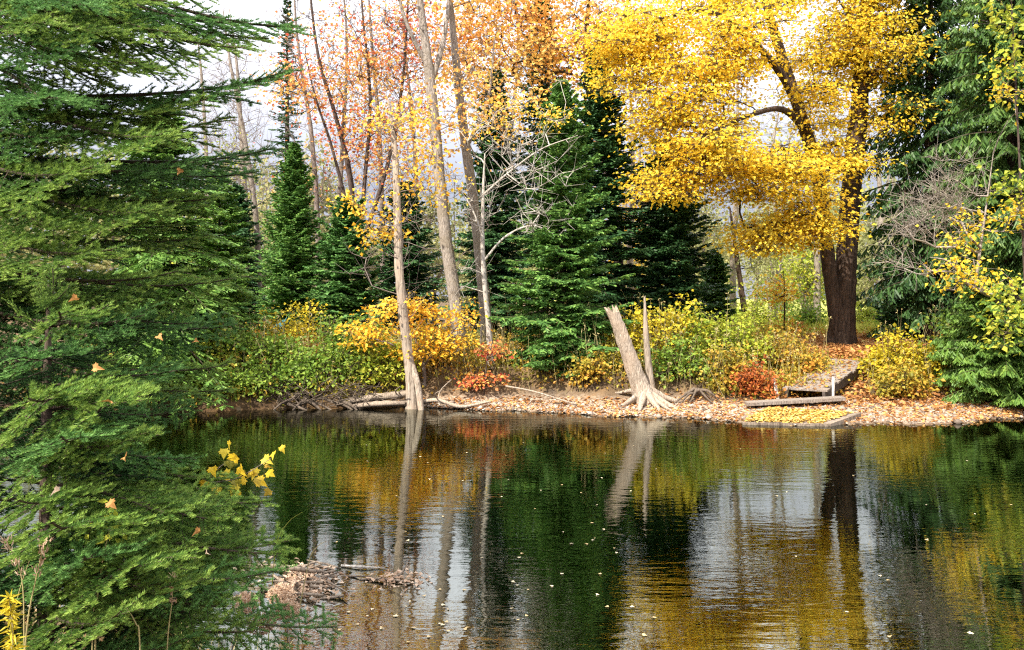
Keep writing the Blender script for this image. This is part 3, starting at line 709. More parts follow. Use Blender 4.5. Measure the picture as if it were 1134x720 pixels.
for px, D, top, w_, lf, lab in ((214, 27, 235, 38, 'lime', 'pale yellow green young tree behind the hemlocks'), (250, 34, 165, 48, 'olive', 'olive tree far behind the narrow fir, on its left'), (292, 30, 260, 26, 'hemlock', 'soft green young tree tight against the narrow fir'), (352, 32, 195, 36, 'olive', 'olive young tree in the gap right of the narrow fir'),
                              (402, 29, 270, 30, 'olive', 'olive young tree behind the red maple stems'), (480, 30, 215, 36, 'olive', 'olive young tree seen between the tall pale trunks'), (700, 34, 175, 36, 'gold', 'faint golden tree beyond the dark spruce and the yellow maple'),
                              (782, 33, 215, 34, 'olive', 'olive tree beyond the meadow, beneath the yellow maple'), (850, 38, 225, 36, 'olive', 'far olive tree beyond the meadow, left of the maple trunk'), (896, 31, 270, 26, 'lime', 'small yellow green tree at the far side of the meadow'), (972, 32, 260, 24, 'olive', 'olive tree in the bright gap right of the maple trunk')):
    tr = [on_ground(px, D), at(px + R.normal() * 4, 320, D), at(px + R.normal() * 6, (top + 330) / 2, D), at(px + R.normal() * 8, top, D)]
    T = np.vstack([lobe(px, (top + 345) / 2, D, w_, (345 - top) / 2, 1.3, 60), lobe(px + R.normal() * 14, top + 20, D, w_ * .7, 22, 1., 18)])
    broadleaf('young_tree', lab, 'tree', [(tr, [.09, .075, .05, .015])], T, lf, 'bark_grey', 'bark_twig', per=22, rad=.42, flat=.7, size=.13, rtip=.006, base=on_ground(px, D), tilt=1.0, bare=lobe(px, top, D, w_, 40, 1., 16), group='young trees behind the bank')
D = 29
broadleaf('young_tree', 'small dark slanting trunk in the bright meadow left of the maple', 'tree', [([on_ground(826, D), at(822, 330, D), at(815, 280, D), at(808, 230, D)], [.12, .10, .08, .03])],
          np.vstack([lobe(815, 275, D, 34, 36, 1., 34), lobe(845, 265, D, 30, 34, 1., 26)]), 'olive', 'bark_maple', 'bark_dark_twig', per=16, rad=.35, size=.11, base=on_ground(826, D))
D = 23.5
broadleaf('maple_sapling', 'small orange sapling standing in the meadow left of the big trunk', 'sapling', [([on_ground(868, D), at(869, 340, D), at(868, 300, D)], [.03, .022, .01])],
          np.vstack([lobe(866, 325, D, 26, 24, .6, 34), lobe(868, 366, D, 10, 16, .3, 10)]), 'gold', 'bark_dark_twig', 'bark_dark_twig', per=14, rad=.16, size=.085, base=on_ground(868, D))

# golden sapling over the water, little red one, sapling at the right
D = 17.0
broadleaf('maple_sapling', 'golden orange maple sapling arching behind the pale waterline trunk', 'sapling', [([on_ground(470, D), at(468, 400, D), at(455, 360, D), at(450, 325, D)], [.045, .035, .025, .01]), ([at(469, 405, D), at(495, 375, D - .3), at(515, 350, D - .4)], [.028, .02, .01]), ([at(468, 400, D), at(430, 380, D - .4), at(395, 372, D - .6)], [.028, .02, .008])],
          np.vstack([lobe(452, 345, D - .2, 42, 20, .8, 46), lobe(412, 372, D - .5, 32, 16, .6, 26), lobe(492, 372, D - .4, 34, 22, .6, 30), lobe(455, 388, D - .5, 50, 10, .5, 14), lobe(512, 350, D, 16, 18, .4, 8)]),
          'gold', 'bark_twig', 'bark_dark_twig', per=17, rad=.17, flat=.3, size=.085, rtip=.004, base=on_ground(470, D), tilt=.5)
D = 16.6
broadleaf('maple_sapling', 'tiny red orange sapling at the foot of the slender bleached sapling', 'sapling', [([on_ground(536, D), at(538, 415, D), at(540, 385, D)], [.015, .012, .006])],
          np.vstack([lobe(540, 420, D, 26, 8, .3, 16), lobe(548, 388, D, 18, 12, .3, 14), lobe(520, 425, D, 14, 6, .2, 6)]), 'red', 'bark_dark_twig', 'bark_dark_twig', per=12, rad=.1, flat=.4, size=.08, base=on_ground(536, D), tilt=.5)
D = 15.6
bt_ = [on_ground(1122, D), at(1110, 345, D), at(1092, 325, D - .1), at(1076, 318, D - .2), at(1060, 300, D - .3)]
br = [at(1080, 319, D - .2), at(1085, 280, D - .2), at(1092, 230, D - .1), at(1100, 170, D)]
br2 = [at(1070, 312, D - .2), at(1050, 290, D - .4), at(1030, 285, D - .5)]
T = np.vstack([lobe(1060, 300, D - .3, 26, 20, .5, 16), lobe(1085, 310, D - .3, 36, 18, .5, 14), lobe(1080, 250, D - .2, 40, 30, .5, 14), lobe(1062, 268, D, 20, 12, .4, 8), lobe(1128, 230, D - 1.0, 10, 40, .4, 10), lobe(1115, 90, D - .5, 26, 50, .5, 12)])
Bt = np.vstack([lobe(1030, 235, D + .5, 52, 45, .7, 90), lobe(1010, 250, D + .5, 40, 34, .6, 40), lobe(1060, 210, D + .2, 40, 45, .5, 50), lobe(1010, 295, D, 40, 10, .5, 16)])
broadleaf('maple_sapling', 'crooked sapling with grey bare twigs and few yellow leaves before the cedars', 'sapling', [(bt_, [.075, .06, .05, .04, .025]), (br, [.03, .025, .018, .006]), (br2, [.024, .018, .008])],
          T, 'yellow', 'bark_grey', 'bark_grey', per=10, rad=.15, flat=.5, size=.085, rtip=.0055, base=on_ground(1122, D), bare=Bt, tilt=.9, k=9)

# ------------------------------------------------------------------ far bank: shrubs
SG = 'shrubs along the far bank'
for (px, D, rx, ry, h, n, lf, lab) in (
        (168, 16.9, .9, .5, .6, 50, 'green_leaf', 'low green shrub under the light green hemlock'),
        (222, 16.7, .8, .5, .7, 60, 'lime', 'low yellow green shrub between the hemlock and the root tangle'),
        (236, 16.15, .6, .3, .4, 40, 'green_leaf', 'low green shrub leaning over the waterline left of the root tangle'),
        (196, 16.2, .6, .3, .4, 36, 'lime', 'low pale shrub at the waterline under the hemlock boughs'),
        (276, 16.3, .55, .35, .5, 40, 'green_leaf', 'low green shrub at the left end of the root tangle'),
        (262, 17.0, .9, .6, .75, 60, 'green_leaf', 'low green shrub at the left end of the far bank beside hemlock'),
        (305, 17.2, .9, .6, .85, 70, 'green_leaf', 'green shrub under the narrow fir'),
        (345, 16.7, .9, .6, .95, 90, 'green_leaf', 'broad green shrub overhanging the dark roots'),
        (388, 17.3, .8, .6, 1.0, 80, 'green_leaf', 'green shrub left of the golden sapling'),
        (425, 16.9, .7, .5, .95, 70, 'lime', 'yellow green shrub under the golden sapling'),
        (325, 20.5, 1.2, .8, 1.0, 70, 'shrub_yellow', 'yellow shrub behind the left bank bushes near the tarp'),
        (690, 17.4, .5, .4, .95, 40, 'shrub_yellow', 'yellow shrub at the foot of the green spruce behind the leaning stump'),
        (728, 17.3, .8, .5, 1.35, 100, 'shrub_yellow', 'bright yellow shrub right behind the stump'),
        (772, 17.6, .8, .6, 1.05, 90, 'lime', 'yellow green shrub to the right of the stump'),
        (755, 16.6, .6, .35, .65, 55, 'green_leaf', 'low green shrub over the exposed roots right of the stump'),
        (812, 18.0, .8, .6, .8, 90, 'lime', 'pale lime shrub between stump and dock'),
        (800, 16.7, .6, .4, .6, 50, 'mixed', 'low turning shrub above the beach left of the rusty fern'),
        (858, 18.4, .8, .6, .58, 80, 'mixed', 'orange and green shrub left of the dock ramp'),
        (885, 18.0, .5, .4, .38, 40, 'mixed', 'small turning shrub close to the upper end of the dock ramp'),
        (982, 17.6, .65, .5, .72, 80, 'shrub_yellow', 'yellow shrub right of the dock ramp'),
        (1018, 17.2, .75, .5, .95, 80, 'shrub_yellow', 'yellow and olive shrub beside the cedar bush'),
        (1000, 16.5, .6, .35, .55, 50, 'mixed', 'low dark shrub on the bank above the right beach'),
        (1058, 17.0, .5, .5, 1.0, 60, 'green_leaf', 'green shrub partly behind the cedar bush'),
        (480, 17.8, .7, .5, .8, 50, 'mixed', 'turning shrub in the shade between the pale trunks'),
        (770, 26.0, 1.2, .9, 1.3, 70, 'lime', 'yellow green shrub at the left side of the meadow'),
        (838, 28.5, 1.3, .9, 1.3, 70, 'lime', 'yellow green shrub in the meadow behind the slanting trunk'),
        (893, 26.5, .9, .8, 1.2, 60, 'green_leaf', 'green shrub in the meadow just left of the big trunk'),
        (962, 29.0, 1.1, .9, 1.4, 60, 'lime', 'pale shrub in the bright gap right of the big trunk'),
        (995, 25.5, .8, .7, 1.3, 60, 'green_leaf', 'green shrub beside the small dark evergreen bush'),
        (655, 16.5, .45, .25, .3, 26, 'mixed', 'small brown tuft of plants by the beach below the spruce')):
    shrub('shrub', lab, 'shrub', on_ground(px, D), rx, ry, h, n, lf, per=26, size=.085, rad=.13, group=SG)
shrub('fern', 'rusty orange fern clump left of the dock', 'fern', on_ground(834, 16.3), .38, .28, .62, 50, 'rust', per=22, size=.08, rad=.09, droop=.5)
shrub('fern', 'small rusty plant at the edge of the meadow by the big trunk', 'fern', on_ground(872, 20.3), .3, .25, .4, 24, 'rust', per=16, size=.08, rad=.09)

D = 14.9
broadleaf('maple_sapling', 'slim leafy sapling at the right edge, yellow green leaves before the lighter cedar', 'sapling', [([on_ground(1140, D), at(1136, 330, D), at(1130, 200, D), at(1124, 80, D), at(1118, -40, D)], [.035, .03, .02, .015, .008])],
          np.vstack([lobe(1118, 60, D - .2, 20, 50, .6, 16), lobe(1126, 215, D - .3, 14, 34, .5, 14), lobe(1122, 350, D - .3, 24, 40, .5, 26), lobe(1110, 10, D, 20, 30, .5, 10)]), 'lime', 'bark_dark_twig', 'bark_dark_twig', per=11, rad=.16, flat=.6, size=.11, rtip=.004, base=on_ground(1140, D), tilt=.8)
b = Buf(); n = 900                                         # dry stems and grass between the shrubs
x = R.uniform(-7, 9.5, n); y = far_shore(x) + np.interp(x, BW_X, BW) + R.uniform(.2, 2.6, n); k_ = (np.abs(x - 6.8 - (y - 17) * .7) > .7); x, y = x[k_], y[k_]; n = len(x)
p = np.stack([x, y, ground_z(x, y) - .02], -1); e = p + (UP + rv(n, .22)) * R.uniform(.35, 1.15, n)[:, None]
mid = (p + e) / 2 + rv(n, .03); sticks(b, p, mid, .005, .004, 3); sticks(b, mid, e, .004, .002, 3)
q = np.repeat(e, 4, 0); leaves(b, q, rv(len(q)) - UP * .3, UP + rv(len(q), .8), R.uniform(.03, .08, len(q)), .02, 0)
o = b.build('dry_stems', M['straw']); tag(o, 'dry stems and grass sticking out between the far shrubs', 'stems', None, 'stuff')

# far wood behind everything: one mass of crowns and stems
b = Buf(); n = 240
x = R.uniform(-62, 62, n); y = R.uniform(42, 70, n)
hh = R.uniform(5, 11, n) * np.interp(x, [-62, -20, 4, 14, 30, 62], [1.2, 1.1, .8, .85, 1.1, 1.3])
z0 = ground_z(x, y)
for k in range(n):
    kind = R.random()
    nl = 420
    q = unit(rv(nl)) * (R.random(nl)[:, None] ** .5) * np.array([1.6, 1.6, hh[k] * .5]) + np.array([x[k], y[k], z0[k] + hh[k] * .52])
    leaves(b, q, rv(nl) - UP * .3, UP + rv(nl, .8), .34, .26, 0, np.clip(R.normal(kind, .12, nl), 0, 1))
sticks(b, np.stack([x, y, z0 - .1], -1), np.stack([x + R.normal(size=n) * .4, y, z0 + hh * .9], -1), .12, .03, 5, 1)
o = b.build('distant_wood', [M['olive'], M['bark_twig']]); tag(o, 'hazy olive wood far behind the bank trees', 'wood', None, 'stuff')

# meadow grass and low ground cover
b = Buf(); n = 26000
x = R.uniform(3, 16, n); y = 17.5 + R.random(n) ** 1.6 * 26
mask = (sstep(3.2, 6.5, y - far_shore(x) + bumps(x, y) * 3) * sstep(2.5, 5, x) > R.random(n)) & (np.hypot(x - 9, (y - 20.5) * .7) > 2.2)
x, y = x[mask], y[mask]; n = len(x)
p = np.stack([x, y, ground_z(x, y) - .02], -1); d = UP + rv(n, .35)
leaves(b, p, d, rv(n), R.uniform(.18, .45, n), .022, 0)
o = b.build('meadow_grass', M['grass']); tag(o, 'pale yellow green meadow grass behind the bank', 'grass', None, 'stuff')
b = Buf(); n = 4800
x = R.uniform(-10, 12, n); s = np.where(x < -1.6, .0, .35) + R.random(n) ** 1.3 * 7; y = far_shore(x) + np.interp(x, BW_X, BW) + s
keep = (np.abs(x - 7.6) > .9) | (s > 3.2)
keep &= np.hypot(x - 9, (y - 20.3) * .8) > 1.9
x, y = x[keep], y[keep]; n = len(x)
c = np.stack([x, y, ground_z(x, y) + R.uniform(.05, .3, n)], -1)
P2 = np.repeat(c, 9, 0) + rv(n * 9, .14) * np.array([1, 1, .7])
leaves(b, P2, rv(len(P2)) - UP * .2, UP + rv(len(P2), .7), R.uniform(.05, .10, len(P2)), .06, 0, np.clip(np.repeat(R.random(n), 9) + R.normal(size=n * 9) * .15, 0, 1))
sticks(b, np.stack([x, y, ground_z(x, y)], -1), c, .004, .003, 3, 0)
o = b.build('undergrowth', M['mixed']); tag(o, 'low mixed undergrowth covering the far bank', 'undergrowth', None, 'stuff')
# leaf litter: beach, slope under the maple
b = Buf(); n = 5200
x = R.beta(1.5, 1., n) * 13.3 - 2.5; y = far_shore(x) + R.random(n) * np.interp(x, BW_X, BW) * 1.25 - .05
p = np.stack([x, y, ground_z(x, y) + R.uniform(.008, .03, n)], -1)
leaves(b, p, rv(n) * np.array([1, 1, .2]), UP + rv(n, .35), R.uniform(.04, .10, n), R.uniform(.03, .07, n), 0)
n = 16000
x = R.normal(9.0, 2.0, n); y = R.normal(19.6, 1.9, n); k_ = (y > far_shore(x) + .9); x, y = x[k_], y[k_]; n = len(x)
p = np.stack([x, y, ground_z(x, y) + R.uniform(.01, .05, n)], -1)
leaves(b, p, rv(n) * np.array([1, 1, .2]), UP + rv(n, .4), R.uniform(.07, .14, n), R.uniform(.06, .11, n), 0)
n = 2500
x = R.uniform(-7.5, -3.2, n); y = R.uniform(17.5, 20.5, n); p = np.stack([x, y, ground_z(x, y) + .02], -1)
leaves(b, p, rv(n) * np.array([1, 1, .2]), UP + rv(n, .4), .11, .09, 0)
o = b.build('fallen_leaves', M['litter']); tag(o, 'orange brown fallen leaves on beach and slope', 'leaves', None, 'stuff')
# pebbles on the beach
b = Buf(); n = 3200
ico = np.array([(0, 0, 1), (.89, 0, .2), (.28, .85, .2), (-.72, .53, .2), (-.72, -.53, .2), (.28, -.85, .2), (.5, .3, -.6), (-.4, .5, -.6), (-.1, -.6, -.6)])
ff = np.array([(0, 1, 2), (0, 2, 3), (0, 3, 4), (0, 4, 5), (0, 5, 1), (1, 6, 2), (2, 7, 3), (3, 8, 4), (4, 8, 5), (5, 6, 1), (2, 6, 7), (3, 7, 8), (5, 8, 6)])
x = R.uniform(-2.2, 10, n); y = far_shore(x) + R.random(n) * np.interp(x, BW_X, BW) * 1.1 - .08
sz = R.uniform(.012, .04, n) * (1 + (R.random(n) > .97) * 1.5)
V = ico[None] * (sz[:, None, None] * np.stack([R.uniform(.8, 1.5, n), R.uniform(.8, 1.4, n), R.uniform(.4, .8, n)], -1)[:, None]) + np.stack([x, y, ground_z(x, y)], -1)[:, None]
b.add(V.reshape(-1, 3), (ff[None] + (np.arange(n) * 9)[:, None, None]).reshape(-1, 3), 0, np.repeat(R.random(n), 13), True)
M['pebble'] = leaf_mat('beach_pebbles', [(0, (.10, .075, .055)), (.5, (.28, .22, .17)), (1, (.48, .42, .35))], 0, .7, .1, 2.0)
o = b.build('pebbles', M['pebble']); tag(o, 'small tan pebbles of the gravel beach', 'pebbles', None, 'stuff')

# ------------------------------------------------------------------ stump, driftwood, dock, tarp
D = 15.95
o = thing('dead_stump', 'bleached broken stump leaning left on the gravel beach', 'stump', on_ground(713, D))
b = Buf(); tube(b, smooth_path([at(716, 448, D), at(708, 425, D), at(697, 395, D), at(687, 367, D), at(680, 349, D)], 18), [.215, .165, .14, .122, .105], 18, 0, .16, True, .22, .35)
b.build('leaning_trunk', M['dead_wood'], o)
b = Buf(); tube(b, smooth_path([at(722, 442, D + .25), at(718, 405, D + .25), at(715, 365, D + .2), at(714, 333, D + .2)], 14), [.11, .075, .06, .022], 9, 0, .15, True, .12)
b.build('snag', M['dead_wood'], o)
for (dx, dy, ln, r_) in ((-.5, -.25, .9, .07), (-.2, -.55, .7, .08), (.18, -.55, .75, .08), (.5, -.4, .9, .085), (.7, .1, 1.0, .08), (.4, -.6, .6, .05), (-.5, .3, .7, .06)):
    p0 = at(714, 437, D); g = np.array([p0[0] + dx, p0[1] + dy, 0]); g[2] = gz(g[0], g[1])
    mid = p0 + (g - p0) * .5; mid[2] = p0[2] * .35 + g[2] * .65 + .06
    e = g + (g - p0) * .15; e[2] = gz(e[0], e[1]) - .04
    b = Buf(); tube(b, smooth_path([p0 + UP * .12, mid, g, e], 12), [r_ * 1.2, r_ * .75, r_ * .5, r_ * .2], 8, 0, .2); b.build('root', M['dead_wood'], o)
o = thing('root_wad', 'low tangle of exposed roots on the beach right of the stump', 'roots', on_ground(776, 15.6))
c0 = on_ground(772, 16.1) + UP * .12
for k in range(7):
    a = R.uniform(3.3, 6.1); ln = R.uniform(.22, .5)
    e = c0 + np.array([math.cos(a) * ln * 1.2, math.sin(a) * ln * .8, 0]); e[2] = gz(e[0], e[1]) + .01
    b = Buf(); tube(b, smooth_path([c0 + rv(1, .05)[0], (c0 + e) / 2 + UP * .1 + rv(1, .04)[0], e], 9), [.035, .026, .01], 6, 0, .15); b.build('root', M['root'], o)

def log(name, label, pts, rad, mat='drift', k=8, group=None, stubs=0, cat='log'):
    o = thing(name, label, cat, pts[0], group)
    P = smooth_path(pts, 16); b = Buf(); tube(b, P, rad, k, 0, .12, True, .05); b.build('stem', M[mat], o)
    for q in range(stubs):
        i = R.integers(3, 13); d = unit(np.cross(P[i + 1] - P[i], UP)) * R.choice([-1, 1]) + UP * R.uniform(.2, .9)
        b = Buf(); tube(b, smooth_path([P[i], P[i] + d * .2, P[i] + d * R.uniform(.3, .6) + (P[i + 1] - P[i]) * 2], 6), [rad[0] * .3, rad[0] * .12], 5); b.build('side_branch', M[mat], o)
    return o
def wpt(px, D, z): return np.array([(px - CX) * D / F, D, z])
log('driftwood_log', 'thick grey log lying along the left bank under the golden sapling', [wpt(380, 16.3, .10), wpt(410, 16.25, .20), wpt(440, 16.2, .26), wpt(452, 16.2, .30)], [.06, .075, .09, .07], stubs=2)
log('driftwood_log', 'second grey log just below the thick one by the waterline trunk', [wpt(385, 16.15, .03), wpt(415, 16.1, .10), wpt(448, 16.1, .12)], [.045, .06, .05], stubs=1)
log('fallen_branch', 'long pale branch reaching right from the waterline trunk', [wpt(462, 16.15, .12), wpt(485, 16.05, .18), wpt(510, 16.0, .06), wpt(542, 16.0, .16)], [.05, .045, .04, .02], 'dead_wood', 6, None, 2, 'branch')
log('fallen_branch', 'thin pale branch lying before the green spruce', [wpt(560, 16.4, .42), wpt(590, 16.2, .34), wpt(620, 16.0, .20), wpt(636, 15.9, .13)], [.02, .022, .02, .012], 'dead_wood', 5, None, 1, 'branch')
for k, (px0, px1, lab) in enumerate(((300, 345, 'dark bent root in the tangle at the left waterline'), (318, 372, 'long dark root dipping into the left water'), (335, 300, 'crooked root pointing left out of the bank'), (352, 395, 'dark root under the broad shrub'), (330, 358, 'short thick root below the broad shrub'), (372, 398, 'dark root near the left end of the thick log'), (345, 322, 'thin twisted root at the water under the broad shrub'))):
    z = R.uniform(.0, .16); jy = R.uniform(-.12, .12, 2)
    log('bank_root', lab, [wpt(px0, 16.5, z + .22), wpt((px0 * 2 + px1) / 3, 16.3 + jy[0], z + .10), wpt((px0 + px1 * 2) / 3, 16.1 + jy[1], z * .7 + .05), wpt(px1, 15.95, -.05)], [.045, .036, .03, .012], 'root', 6, 'roots at the left waterline', 1, 'root')
b = Buf()
for k in range(160):
    px = R.uniform(285, 420); D_ = 16.25 + R.uniform(-.15, .25); p0 = wpt(px, D_, R.uniform(.0, .45)); d = rv(1, .3)[0] * np.array([1.4, .6, .8])
    sticks(b, p0 - d * .6, p0 + d * .6, .010, .005, 4)
o = b.build('brushwood', M['root']); tag(o, 'tangle of thin grey brushwood under the left bank shrubs', 'brushwood', None, 'stuff')

def box(b, c, ax, ay, az, mat=0):
    """box with centre c and half axes ax, ay, az"""
    c, ax, ay, az = map(np.asarray, (c, ax, ay, az))
    V = [c + sx * ax + sy * ay + sz_ * az for sz_ in (-1, 1) for sy in (-1, 1) for sx in (-1, 1)]
    b.add(V, [(0, 2, 3, 1), (4, 5, 7, 6), (0, 1, 5, 4), (2, 6, 7, 3), (0, 4, 6, 2), (1, 3, 7, 5)], mat)
# ramp of old planks climbing the bank
o = thing('dock_ramp', 'old plank ramp sloping up the bank beside the rusty fern', 'ramp', on_ground(892, 16.4))
A = at(891, 435, 16.2); Bq = at(940, 402, 18.6)
ax = (Bq - A) / 2; axu = unit(ax); wv = unit(np.cross(axu, UP)); nv = np.cross(wv, axu)
b = Buf(); npl = 15
for k in range(npl):
    s = (k + .5) / npl * 2 - 1
    box(b, (A + Bq) / 2 + ax * s + nv * (.06 + R.normal() * .004), axu * (np.linalg.norm(ax) / npl * R.uniform(.84, .95)), wv * (.40 + R.normal() * .03) + nv * R.normal() * .006, nv * .018)
b.build('deck', M['plank'], o)
for s in (-1, 1):
    b = Buf(); box(b, (A + Bq) / 2 + wv * s * .37 - nv * .045, ax * .995, wv * .03, nv * .085); b.build('side_beam', M['plank_dark'], o)
for px, D_, lean in ((863, 16.2, -.06), (922, 16.3, .01)):
    p = wpt(px, D_, 0); p[2] = gz(p[0], p[1]) - .1
    b = Buf(); tube(b, np.array([p, p + UP * .3 + np.array([lean, 0, 0]), p + UP * .58 + np.array([lean * 2, 0, 0])]), [.032, .032, .03], 8, 0, .05); b.build('post', M['post'], o)
b = Buf(); n = 260; s_ = R.uniform(-1, 1, n); v_ = R.uniform(-.36, .36, n)
leaves(b, (A + Bq) / 2 + ax * s_[:, None] + wv * v_[:, None] + nv * R.uniform(.085, .10, n)[:, None], rv(n) * np.array([1, 1, .2]), nv + rv(n, .3), R.uniform(.05, .10, n), .06, 0)
o2 = b.build('fallen_leaves', M['litter']); tag(o2, 'scattered brown leaves on the plank ramp', 'leaves', None, 'stuff')
# long board in front of the ramp
o = thing('loose_plank', 'long pale plank lying level in front of the dock ramp', 'plank', on_ground(880, 15.6))
b = Buf(); a0, a1 = at(826, 447, 15.4), at(934, 441, 15.9); box(b, (a0 + a1) / 2, (a1 - a0) / 2, np.array([.02, .16, .0]), UP * .03); b.build('board', M['plank'], o)
b = Buf(); q0 = at(838, 449, 15.55); q1 = at(930, 446, 16.0); box(b, (q0 + q1) / 2 - UP * .06, (q1 - q0) / 2, np.array([.01, .05, 0]), UP * .055); b.build('beam', M['plank_dark'], o)
# leaf covered platform at the water's edge
o = thing('dock_platform', 'low sunken dock platform covered with yellow leaves at the water', 'platform', wpt(880, 14.3, 0))
c = [wpt(822, 14.15, .03), wpt(917, 13.95, .035), at(951, 458, 14.6), wpt(850, 15.1, .14)]
c[2][2] = .13
c = np.array(c); top = c; bot = c - UP * .10
b = Buf(); npl = 12
for k in range(npl):
    s0, s1 = k / npl + .004, (k + 1) / npl - .004
    l0, l1 = c[0] + (c[1] - c[0]) * s0, c[0] + (c[1] - c[0]) * s1; u0, u1 = c[3] + (c[2] - c[3]) * s0, c[3] + (c[2] - c[3]) * s1
    q = np.array([l0, l1, u1, u0]) + UP * R.normal() * .004
    b.add(np.vstack([q, q - UP * .03]), [(0, 1, 2, 3), (7, 6, 5, 4), (0, 4, 5, 1), (1, 5, 6, 2), (2, 6, 7, 3), (3, 7, 4, 0)])
b.build('deck', M['plank'], o)
for i0, i1 in ((0, 1), (1, 2)):
    b = Buf(); d = unit(c[i1] - c[i0]); nrm_ = np.cross(d, UP); mid = (c[i0] + c[i1]) / 2 - UP * .045 + nrm_ * .02
    box(b, mid, (c[i1] - c[i0]) / 2, nrm_ * .03, UP * .055); b.build('edge_beam', M['drift'], o)
b = Buf(); n = 1500; s, v_ = R.random(n) * .93, R.random(n) ** .8
lo = c[0] + (c[1] - c[0]) * s[:, None]; hi = c[3] + (c[2] - c[3]) * s[:, None]
leaves(b, lo + (hi - lo) * v_[:, None] + UP * R.uniform(.008, .03, n)[:, None], rv(n) * np.array([1, 1, .2]), UP + rv(n, .3), R.uniform(.05, .10, n), .06, 0)
M['deck_leaves'] = leaf_mat('yellow_fallen_leaves', [(0, (.35, .20, .05)), (.5, (.62, .42, .10)), (1, (.74, .58, .22))], .2, .6, .3, 3.0)
o2 = b.build('fallen_leaves', M['deck_leaves']); tag(o2, 'yellow fallen leaves lying on the sunken platform', 'leaves', None, 'stuff')
# turquoise tarp between the shrubs of the left bank
tb = on_ground(303, 21.5)
b = Buf(); g = 9
ss, tt = np.meshgrid(np.linspace(0, 1, g), np.linspace(0, 1, g))
X = tb[0] - .28 + ss * .56; Y = tb[1] + tt * .6; Z = tb[2] + .28 + .42 * ss * (1 - (tt * 2 - 1) ** 2 * .55) + .02 * np.sin(ss * 9 + tt * 7)
Vt = np.stack([X, Y, Z], -1).reshape(-1, 3); im = np.arange(g * g).reshape(g, g)
fqs = np.stack([im[:-1, :-1], im[:-1, 1:], im[1:, 1:], im[1:, :-1]], -1).reshape(-1, 4)
b.add(np.vstack([Vt]), fqs, 0, .5, True); b.add(Vt - np.array([0, 0, .01]), fqs[:, ::-1], 0, .5, True)
fr_ = np.arange(g)
top_e = Vt[fr_]; low_e = top_e.copy(); low_e[:, 2] = tb[2] + .12
b.add(np.vstack([top_e, low_e]), np.stack([fr_[:-1], fr_[:-1] + g, fr_[1:] + g, fr_[1:]], -1), 0, .5, True)
b2 = b.build('tarp', M['tarp']); tag(b2, 'small turquoise tarp glimpsed between the left bank shrubs', 'tarp')

